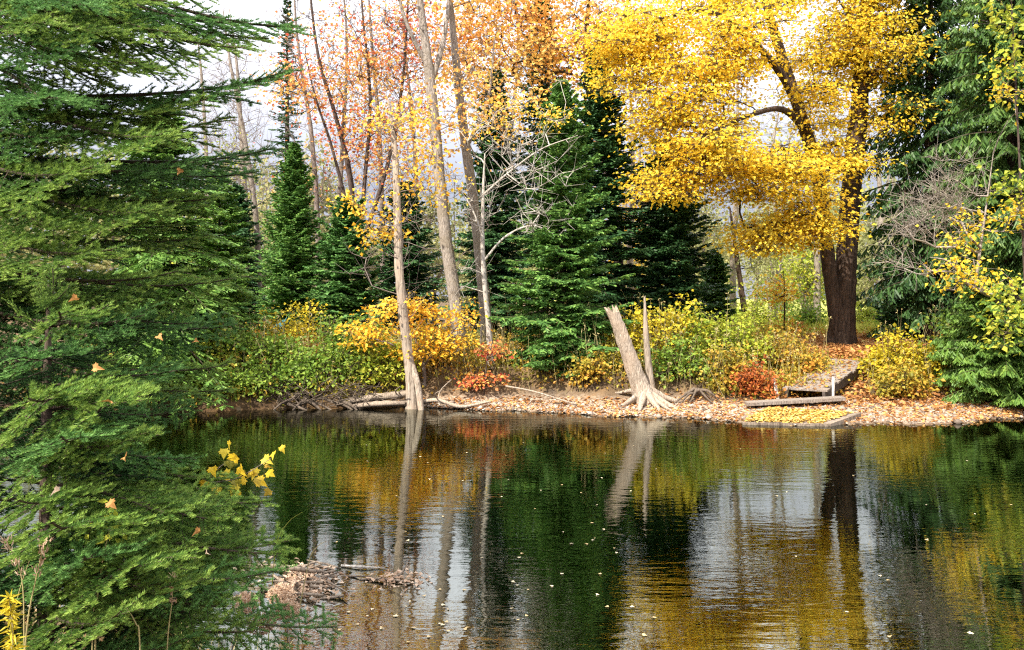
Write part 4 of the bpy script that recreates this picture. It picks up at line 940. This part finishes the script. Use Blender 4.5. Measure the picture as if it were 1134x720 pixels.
# ------------------------------------------------------------------ near bank: boughs with single needles
def bough_mesh(name, Lb, mat, dens=1250, sec_ang=.9):
    """one bough along +X, flat in XY: wood and needles"""
    b = Buf()
    t = np.linspace(0, 1, 14)
    def ax(t): return np.stack([Lb * t, .05 * Lb * np.sin(t * 3.1 + .4), Lb * (-.16 * t ** 1.6 + .12 * t ** 4)], -1)
    P = ax(t); rr = .0035 + .0065 * Lb * (1 - t)
    sticks(b, P[:-1], P[1:], rr[:-1], rr[1:], 5, 1)
    SA, SB, SR = [], [], []
    i0 = 3; SA.append(P[i0:-1]); SB.append(P[i0 + 1:]); SR.append(np.full(13 - i0, .6))
    x = .10 * Lb
    for q in np.arange(.16, .97, .045 / Lb):          # short upright shoots along the stem
        p = ax(np.array([q]))[0]; d3 = unit(np.array([.8, R.normal() * .4, R.uniform(.15, .7)])); E = p + d3 * R.uniform(.04, .08)
        SA.append(p[None]); SB.append(E[None]); SR.append(np.array([R.uniform(.5, .9)]))
    side = 1
    while x < Lb * .985:
        tt = x / Lb; p = ax(np.array([tt]))[0]; d = unit(ax(np.array([tt + .01]))[0] - p)
        lat = unit(np.cross(UP, d)) * side
        ls = min(.52 * (Lb - x) ** .8 + .06, .32) * R.uniform(.6, 1.1)
        a = sec_ang * R.uniform(.8, 1.1)
        dd = unit(d * math.cos(a) + lat * math.sin(a) + UP * R.normal(-.12, .09))
        m = 7; s = np.linspace(0, 1, m)
        bend = (d - dd) * .18 - UP * .06
        Q = p + dd * ls * s[:, None] + bend * ls * (s[:, None] ** 2)
        sticks(b, Q[:-1], Q[1:], .0028, .0016, 3, 1)
        SA.append(Q[1:-1]); SB.append(Q[2:]); SR.append(np.linspace(.2, .9, m - 2))
        y = .035; s2 = 1
        while y < ls * .95:
            f = y / ls; q = p + dd * y + bend * ls * f * f
            l3 = min(.42 * (ls - y) + .045, .12) * R.uniform(.65, 1.15)
            la = unit(np.cross(UP, dd)) * s2
            d3 = unit(dd * .68 + la * .70 + UP * R.normal(-.02, .15))
            E = q + d3 * l3
            mid = q + d3 * l3 * .5
            SA.append(np.array([q, mid])); SB.append(np.array([mid, E])); SR.append(np.array([.3 + .2 * y / ls, R.uniform(.5, .8) + .2 * y / ls]))
            sticks(b, q[None], E[None], .0013, .0009, 3, 1)
            s2 = -s2; y += R.uniform(.026, .040)
        side = -side; x += R.uniform(.038, .060) * (1 if Lb > .7 else .75)
    A, B_, S = np.concatenate(SA), np.concatenate(SB), np.concatenate(SR)
    ln = np.linalg.norm(B_ - A, axis=1)
    cnt = np.maximum(3, (ln * dens).astype(int))
    k = np.repeat(np.arange(len(A)), cnt); n = len(k)
    d, u, v = frame(B_ - A)
    f = R.random(n)
    base = A[k] + (B_ - A)[k] * f[:, None]
    ph = R.normal(0, .75, n) + np.where(R.random(n) < .5, 0, math.pi)
    up_ = unit(UP - d * d[:, 2:3]); la = np.cross(d, up_)
    rad = la[k] * np.cos(ph)[:, None] + up_[k] * (np.abs(np.sin(ph)) * .9 - .15)[:, None]
    nd = unit(rad + d[k] * .6)
    l_ = R.uniform(.012, .018, n)[:, None]
    wv = unit(np.cross(nd, rv(n))) * .0016
    V = np.stack([base - wv, base + wv, base + nd * l_], 1)
    rn = np.clip(S[k] + R.normal(size=n) * .14, 0, 1)
    b.add(V.reshape(-1, 3), np.arange(n * 3).reshape(-1, 3), 0, rn)
    return b.mesh(name, [M[mat], M['bark_brown']])

BM = {}
def bough_for(Lb, mat):
    for nm in (mat,):
        if nm not in BM:
            BM[nm] = [(l_, bough_mesh('bough', l_, mat)) for l_ in (.38, .38, .65, .65, .95, .95, 1.3, 1.3)]
    opts = sorted(BM[mat], key=lambda q: abs(math.log(q[0] / Lb)) + R.random() * .12)
    return opts[0]
def place_bough(parent, root, tip, mat, roll=0.):
    root, tip = np.asarray(root, float), np.asarray(tip, float)
    v = tip - root; Ln = float(np.linalg.norm(v)); l_, me_ = bough_for(Ln, mat)
    s = Ln / l_
    x = v / Ln; y = unit(np.cross(UP, x)); z = np.cross(x, y)
    y, z = y * math.cos(roll) + z * math.sin(roll), z * math.cos(roll) - y * math.sin(roll)
    o = bpy.data.objects.new('bough', me_); C.objects.link(o); o.parent = parent
    p = root - np.array(parent.location)
    yf = R.choice([-1, 1])
    mat_ = Matrix(((x[0] * s, y[0] * s, z[0] * s, p[0]), (x[1] * s, y[1] * s, z[1] * s, p[1]), (x[2] * s, y[2] * s, z[2] * s, p[2]), (0, 0, 0, 1)))
    o.matrix_local = mat_ @ Matrix.Diagonal((1, yf, 1, 1))
    return o

# big spruce at the left edge
base = np.array([-2.98, 4.4, gz(-2.98, 4.4) - .05])
near = thing('spruce_tree', 'big dark spruce close by at the left edge, boughs reaching over the river', 'spruce', base)
b = Buf(); tube(b, np.array([base + UP * s * 9 for s in np.linspace(0, 1, 12)]), [.15, .13, .09, .02], 12, 0, .06); b.build('trunk', M['bark_brown'], near)
def on_trunk(z): return np.array([base[0], base[1], z])
for (px, py, D_, z0) in ((336, 14, 4.5, 4.1), (300, 30, 4.7, 4.05), (180, 62, 3.9, 3.9), (130, 84, 4.0, 3.75), (225, 52, 4.4, 4.0), (70, 45, 3.6, 3.9), (180, -12, 4.0, 4.2), (90, -10, 3.6, 4.2), (260, 12, 4.3, 4.1), (40, 10, 3.5, 4.0), (140, 30, 4.3, 3.95), (200, 100, 4.5, 3.4), (130, 130, 4.2, 3.3), (70, 140, 3.8, 3.2), (200, 240, 4.6, 2.7), (110, 215, 4.0, 2.8), (170, 320, 4.4, 2.35), (60, 240, 3.6, 2.75), (270, 40, 4.2, 4.05), (205, 22, 4.0, 4.0), (250, -20, 4.4, 4.3), (150, 55, 3.8, 3.8), (110, 20, 3.7, 3.9), (318, 62, 4.4, 3.25), (232, 96, 4.1, 3.2), (255, 118, 4.5, 3.1),
                         (302, 152, 4.9, 2.95), (215, 165, 4.0, 2.9), (180, 130, 3.6, 3.2), (240, 205, 4.3, 2.75), (160, 215, 3.6, 2.75), (232, 250, 4.6, 2.55), (255, 300, 4.4, 2.4), (190, 290, 3.9, 2.4),
                         (262, 352, 4.7, 2.2), (215, 345, 4.2, 2.2), (250, 395, 4.4, 1.95), (258, 420, 4.9, 1.8), (190, 400, 3.9, 1.95), (212, 445, 4.5, 1.6), (165, 470, 4.1, 1.5), (285, 178, 5.2, 2.9), (150, 340, 3.7, 2.2), (120, 260, 3.5, 2.6), (90, 170, 3.4, 3.0), (60, 90, 3.4, 3.5)):
    place_bough(near, on_trunk(z0), at(px, py, D_), 'fir_near' if R.random() < .6 else 'spruce', R.uniform(.05, .55))
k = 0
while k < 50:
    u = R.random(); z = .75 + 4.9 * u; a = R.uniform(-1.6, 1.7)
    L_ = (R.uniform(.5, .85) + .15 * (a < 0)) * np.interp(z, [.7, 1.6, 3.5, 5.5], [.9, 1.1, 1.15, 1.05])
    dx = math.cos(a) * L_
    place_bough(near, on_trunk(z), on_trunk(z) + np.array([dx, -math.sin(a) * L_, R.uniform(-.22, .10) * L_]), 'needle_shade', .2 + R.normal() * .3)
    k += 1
# young fir before it
fx, fy = -1.86, 3.25
fb = np.array([fx, fy, gz(fx, fy) - .05]); ftop = 2.26
fir = thing('fir_tree', 'young bright green fir close by at the lower left, in front of the big spruce', 'fir', fb)
b = Buf(); tube(b, np.array([fb, [fx, fy, 1.2], [fx, fy, 1.8], [fx + .01, fy, ftop]]), [.045, .03, .018, .006], 8, 0, .05); b.build('trunk', M['bark_brown'], fir)
for (px, py, D_, z0) in ((318, 602, 3.35, 1.22), (326, 590, 3.7, 1.26), (300, 625, 3.15, 1.15), (300, 545, 3.6, 1.45), (262, 520, 3.7, 1.55), (250, 565, 3.0, 1.4), (200, 555, 2.8, 1.45), (376, 682, 3.9, .9), (250, 660, 3.0, 1.0), (190, 640, 2.65, 1.1),
                         (150, 610, 2.5, 1.2), (150, 590, 2.75, 1.25), (95, 600, 2.5, 1.2), (120, 665, 2.4, 1.0), (215, 500, 3.6, 1.6), (155, 420, 3.2, 1.85), (162, 455, 3.4, 1.75), (140, 480, 2.8, 1.65), (110, 440, 2.7, 1.75), (30, 430, 2.6, 1.8), (70, 470, 2.55, 1.65),
                         (20, 540, 2.5, 1.4), (60, 560, 2.4, 1.3), (118, 335, 3.2, 2.08), (12, 332, 3.2, 2.06), (65, 340, 2.95, 2.08), (130, 395, 3.3, 1.95), (25, 390, 2.9, 1.95), (280, 690, 3.4, .85), (200, 700, 2.9, .8), (240, 700, 3.8, .75)):
    place_bough(fir, [fx, fy, z0], at(px, py, D_), 'fir_near' if R.random() < .6 else 'spruce', R.uniform(.05, .55))
for px, py in ((44, 312), (76, 314), (60, 318), (58, 296)):
    place_bough(fir, [fx, fy, ftop - .12], at(px, py, 3.22), 'fir_near', 0)
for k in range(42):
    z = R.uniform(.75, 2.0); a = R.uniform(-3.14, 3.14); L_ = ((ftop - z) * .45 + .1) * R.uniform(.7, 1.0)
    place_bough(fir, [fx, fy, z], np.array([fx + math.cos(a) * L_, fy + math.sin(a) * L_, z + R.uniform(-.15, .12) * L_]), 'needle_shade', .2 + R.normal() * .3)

# ------------------------------------------------------------------ near bank: leaves, sprigs, stems
def maple_outline():
    half = [(0, 0), (.10, .02), (.36, -.04), (.35, .12), (.58, .30), (.44, .36), (.48, .50), (.26, .48), (.20, .64), (.10, .82)]
    pts = [(x, y) for x, y in half] + [(0, 1.0)] + [(-x, y) for x, y in half[:0:-1]]
    return np.array(pts)
MO = maple_outline()
def big_leaf(b, p, d, nrm, size, mat=0, rnd=None, fold=.15):
    d = unit(d); s = unit(np.cross(d, nrm)); nn = np.cross(s, d)
    V = p + (d * MO[:, 1:2] + s * MO[:, 0:1] + nn * (np.abs(MO[:, 0:1]) * fold - MO[:, 1:2] ** 2 * fold)) * size
    c = p + d * size * .35
    V = np.vstack([V, c]); n = len(MO); i = np.arange(n)
    b.add(V, np.stack([i, (i + 1) % n, np.full(n, n)], -1), mat, R.random() if rnd is None else rnd)
D_ = 3.65
g0 = on_ground(205, 3.9)
o = thing('maple_sapling', 'thin sapling twig with bright yellow leaves sticking out behind the young fir', 'sapling', g0)
b = Buf(); p1, p2, p3 = at(218, 600, 3.75), at(230, 535, D_), at(258, 505, D_)
tube(b, smooth_path([g0, p1, p2, p3], 14), [.006, .005, .003, .0015], 6)
tube(b, smooth_path([p2, at(262, 530, D_), at(300, 508, D_ - .1)], 8), [.003, .0025, .0012], 5)
b.build('stem', M['bark_twig'], o)
b = Buf()
for (px, py, s) in ((252, 505, .06), (260, 498, .06), (266, 512, .07), (240, 525, .06), (252, 530, .075), (270, 524, .075), (284, 527, .07), (296, 515, .06), (308, 508, .055), (288, 540, .07), (262, 545, .065), (300, 530, .055), (232, 540, .06), (276, 538, .06), (246, 548, .06), (314, 503, .045), (268, 552, .05)):
    big_leaf(b, at(px - 4, py - 8, D_ + R.normal() * .05), np.array([R.normal() * .7 + .3, R.normal() * .4 - .2, -.7]), np.array([R.normal() * .7, -1, R.uniform(-.2, 1)]), s * .8, 0, None, R.uniform(.1, .6))
for k in range(12):
    big_leaf(b, at(R.normal(268, 22), R.normal(528, 11), D_ + R.normal() * .08), np.array([R.normal() * .8, R.normal() * .5, -.6]), np.array([R.normal(), -1, R.uniform(-.3, 1)]), R.uniform(.03, .045), 1, None, R.uniform(.1, .7))
b.build('leaves', [M['yellow'], M['mixed']], o)
# compound leaf sprig
g0 = on_ground(104, 2.9)
o = thing('sprig', 'slim stem with a tuft of pale yellow green oval leaflets before the fir', 'sprig', g0)
b = Buf(); tube(b, smooth_path([g0, at(106, 690, 2.85), at(114, 620, 2.8), at(121, 588, 2.8), at(124, 560, 2.8)], 14), [.0035, .003, .002, .001], 5); b.build('stem', M['straw'], o)
b = Buf()
for k in range(26):
    a = R.uniform(0, 6.28); p = at(121 + R.normal() * 9, 580 + R.normal() * 15, 2.8); d = np.array([math.cos(a), R.normal() * .4, math.sin(a) * .7])
    leaves(b, p[None], d[None], np.array([[0, -1, .6]]), R.uniform(.025, .04), .018, 0, np.array([R.uniform(.5, 1)]))
b.build('leaves', M['lime'], o)
# arching grass blades and dry stalks
def blade(name, label, pts, r, mat, cat, group=None, head=False):
    o = thing(name, label, cat, pts[0], group)
    b = Buf(); P = smooth_path(pts, 14); tube(b, P, [r, r * .8, r * .3], 5); b.build('stem', M[mat], o)
    if head:
        b = Buf(); q = P[-5:].repeat(9, 0) + rv(45, .006); leaves(b, q, (P[-1] - P[-3]) + rv(45, .02), rv(45), .022, .006, 0); b.build('seed_head', M['seed'], o)
    return o
blade('reed_grass', 'long arching green grass blade left of the floating driftwood', [on_ground(296, 5.2), at(305, 610, 5.2), at(318, 580, 5.2), at(335, 567, 5.2)], .004, 'grass', 'grass blade')
blade('reed_grass', 'short arching pale grass blade over the floating driftwood', [on_ground(330, 5.6) * np.array([1, 1, 0]), at(342, 622, 5.6), at(352, 605, 5.6), at(362, 599, 5.6)], .004, 'straw', 'grass blade')
for (x0, x1, y1, x2, y2, D_, hd, lab) in ((15, 40, 640, 50, 600, 2.5, True, 'dry grass stalk with seed head, left of the oval leaf sprig'), (6, 20, 660, 44, 590, 2.7, False, 'bare straw stalk at the lower left corner'), (30, 24, 640, 8, 600, 2.6, True, 'dry grass stalk leaning left at the lower left corner'),
                              (100, 104, 660, 98, 640, 2.8, False, 'short straw stalk beside the oval leaf sprig'), (180, 190, 670, 192, 640, 2.9, True, 'dry stalk standing before the lower fir boughs'), (160, 150, 690, 135, 665, 2.6, False, 'broken straw stalk at the bottom edge')):
    blade('grass_stalk', lab, [on_ground(x0, D_), at((x0 + x1) / 2, 720, D_), at(x1, y1, D_), at(x2, y2, D_)], .0028, 'straw', 'grass stalk', 'dry stalks on the near bank', hd)
# goldenrod at the corner
g0 = on_ground(6, 2.4)
o = thing('goldenrod', 'yellowing goldenrod plant at the lower left corner', 'plant', g0)
b = Buf(); tube(b, smooth_path([g0, at(14, 720, 2.4), at(10, 665, 2.4)], 8), [.003, .002, .001], 5); b.build('stem', M['straw'], o)
b = Buf(); n = 130; f = R.random(n); c = np.stack([at(16 - 6 * q, 735 - 75 * q, 2.4) for q in f]); d = rv(n) * np.array([1, 1, .5]); leaves(b, c, d, UP + rv(n, .4), R.uniform(.025, .05, n), .008, 0)
b.build('leaves', M['shrub_yellow'], o)
# dried flower heads
for (px, py, D_, lab) in ((272, 668, 4.1, 'fluffy brown dried flower head nearest to the fir'), (318, 676, 4.0, 'large fluffy brown dried flower head over the water edge'), (290, 690, 3.9, 'low dried flower head between the two fluffy ones'), (312, 658, 4.4, 'small dried flower head just behind the large one')):
    c = at(px, py, D_); g0 = np.array([c[0] + R.normal() * .05, c[1] - .05, gz(c[0], c[1] - .05)])
    o = thing('dried_flower', lab, 'dried flower', g0, 'dried flowers at the water edge')
    b = Buf(); tube(b, smooth_path([g0, (g0 + c) / 2 + rv(1, .02)[0], c], 8), [.004, .003, .002], 5)
    for q in range(9):
        a = c + rv(1, .035)[0]; sticks(b, (c - UP * .06)[None], a[None], .0015, .001, 3)
    b.build('stem', M['bark_twig'], o)
    b = Buf(); n = 700; q = unit(rv(n)) * (R.random(n)[:, None] ** .4) * np.array([.062, .062, .045]) * R.uniform(.85, 1.2); leaves(b, c + q, q + rv(n, .02), rv(n), R.uniform(.009, .018, n), .011, 0)
    b.build('flower_head', M['seed'], o)
# driftwood and leaves caught in the shallow water
o = thing('driftwood', 'raft of brown sticks and leaves caught in the shallows by the fir', 'driftwood', wpt(345, 6.2, 0))
b = Buf()
for k in range(42):
    px = R.uniform(285, 372); D_ = R.uniform(5.9, 6.7); p = wpt(px, D_, R.uniform(-.02, .035)); d = rv(1, .12)[0] * np.array([1.3, .7, .35]); P = smooth_path([p - d, p + rv(1, .02)[0], p + d], 6); tube(b, P, [.011, .010, .005], 5, 0, .1)
tube(b, smooth_path([wpt(275, 6.3, .12), wpt(310, 6.35, .10), wpt(345, 6.4, .05), wpt(368, 6.5, .0)], 10), [.02, .022, .018, .01], 6, 0, .1)
b.build('sticks', M['drift'], o)
b = Buf(); n = 520; px = R.normal(338, 16, n); D2 = R.normal(6.25, .2, n); p = np.stack([(px - CX) * D2 / F, D2, R.uniform(-.01, .035, n)], -1)
leaves(b, p, rv(n) * np.array([1, 1, .4]), UP + rv(n, .5), R.uniform(.025, .055, n), .03, 0); b.build('leaves', M['seed'], o)
o = thing('driftwood', 'small raft of leaves with an upright twig out in the water', 'driftwood', wpt(440, 6.3, 0))
b = Buf(); tube(b, smooth_path([wpt(420, 6.3, -.02), wpt(443, 6.35, .04), wpt(452, 6.4, .12)], 8), [.012, .010, .004], 5); tube(b, smooth_path([wpt(398, 6.35, .0), wpt(425, 6.3, .02), wpt(458, 6.25, .01)], 8), [.010, .012, .006], 5)
b.build('sticks', M['drift'], o)
b = Buf(); n = 130; px = R.normal(440, 16, n); D2 = R.normal(6.3, .10, n); p = np.stack([(px - CX) * D2 / F, D2, R.uniform(.0, .04, n)], -1)
leaves(b, p, rv(n) * np.array([1, 1, .3]), UP + rv(n, .5), R.uniform(.025, .055, n), .03, 0); b.build('leaves', M['seed'], o)
log('floating_stick', 'thin straight stick floating between the two rafts of leaves', [wpt(378, 6.65, .01), wpt(400, 6.6, .015), wpt(420, 6.6, .01)], [.010, .012, .006], 'bark_white', 6, cat='stick')
# leaves floating on the river
fm = []
for k in range(4):
    b = Buf(); big_leaf(b, np.zeros(3), np.array([1., 0, 0]), UP, .05 * R.uniform(.8, 1.15), 0, R.random(), R.uniform(-.2, .35)); fm.append(b.mesh('floating_leaf', [M['pale_leaf']]))
for k in range(95):
    if k < 40: px, py = R.uniform(420, 700), R.uniform(500, 700)
    elif k < 62: px, py = R.normal(470, 40), R.normal(690, 14)
    else: px, py = R.uniform(330, 1130), R.uniform(485, 712)
    py = min(py, 716); D_ = F * EYE / (py - HY); x = (px - CX) * D_ / F
    if D_ > far_shore(x) - .4: continue
    o = bpy.data.objects.new('floating_leaf', fm[k % 4]); C.objects.link(o); o.location = (x, D_, .006); o.rotation_euler = (R.normal() * .06, R.normal() * .06, R.uniform(0, 6.28)); s = R.uniform(.4, .85); o.scale = (s, s, s)
    tag(o, 'pale fallen leaf floating on the dark river', 'leaf', 'leaves floating on the river')
# leaves caught on the boughs
b = Buf(); big_leaf(b, np.zeros(3), np.array([1., 0, 0]), UP, .032, 0, .6, .5); cm = b.mesh('caught_leaf', [M['litter']])
b = Buf(); big_leaf(b, np.zeros(3), np.array([1., 0, 0]), UP, .028, 0, .9, .6); cm2 = b.mesh('caught_leaf', [M['seed']])
for k, (px, py, D_) in enumerate(((86, 330, 2.95), (103, 408, 2.7), (123, 447, 2.7), (140, 505, 2.75), (66, 543, 2.45), (120, 556, 2.6), (222, 588, 2.9), (200, 187, 3.95), (175, 372, 3.6), (160, 480, 3.3), (228, 612, 2.9), (215, 378, 4.1))):
    o = bpy.data.objects.new('caught_leaf', cm2 if k in (4, 10, 13) else cm); C.objects.link(o); o.location = at(px, py, D_); o.rotation_euler = (R.uniform(.3, 1.2), R.normal() * .4, R.uniform(0, 6.28))
    tag(o, 'small pale brown fallen leaf caught on a near evergreen bough' if k in (4, 10, 13) else 'pale orange fallen leaf caught on a near evergreen bough', 'leaf', 'leaves caught on the near boughs')
# ground cover of the near bank
b = Buf(); n = 5200
x = R.uniform(-5.5, -.4, n); y = R.uniform(1.6, 6.6, n); q = np.interp(x, NR[:, 0], NR[:, 1]) - y; k_ = q > .02; x, y = x[k_], y[k_]; n = len(x)
p = np.stack([x, y, ground_z(x, y) + .01], -1)
leaves(b, p, rv(n) * np.array([1, 1, .5]), UP + rv(n, .5), R.uniform(.04, .09, n), .05, 0)
o = b.build('leaf_litter', M['dry']); tag(o, 'brown leaf litter on the near bank', 'leaves', None, 'stuff')
b = Buf(); n = 5200
x = R.uniform(-4.5, -.7, n); y = R.uniform(1.8, 6.2, n); q = np.interp(x, NR[:, 0], NR[:, 1]) - y; k_ = q > .05; x, y = x[k_], y[k_]; n = len(x)
p = np.stack([x, y, ground_z(x, y) - .01], -1); leaves(b, p, UP + rv(n, .45), rv(n), R.uniform(.12, .38, n), .008, 0)
o = b.build('bank_grass', M['straw']); tag(o, 'dry pale grass on the near bank', 'grass', None, 'stuff')
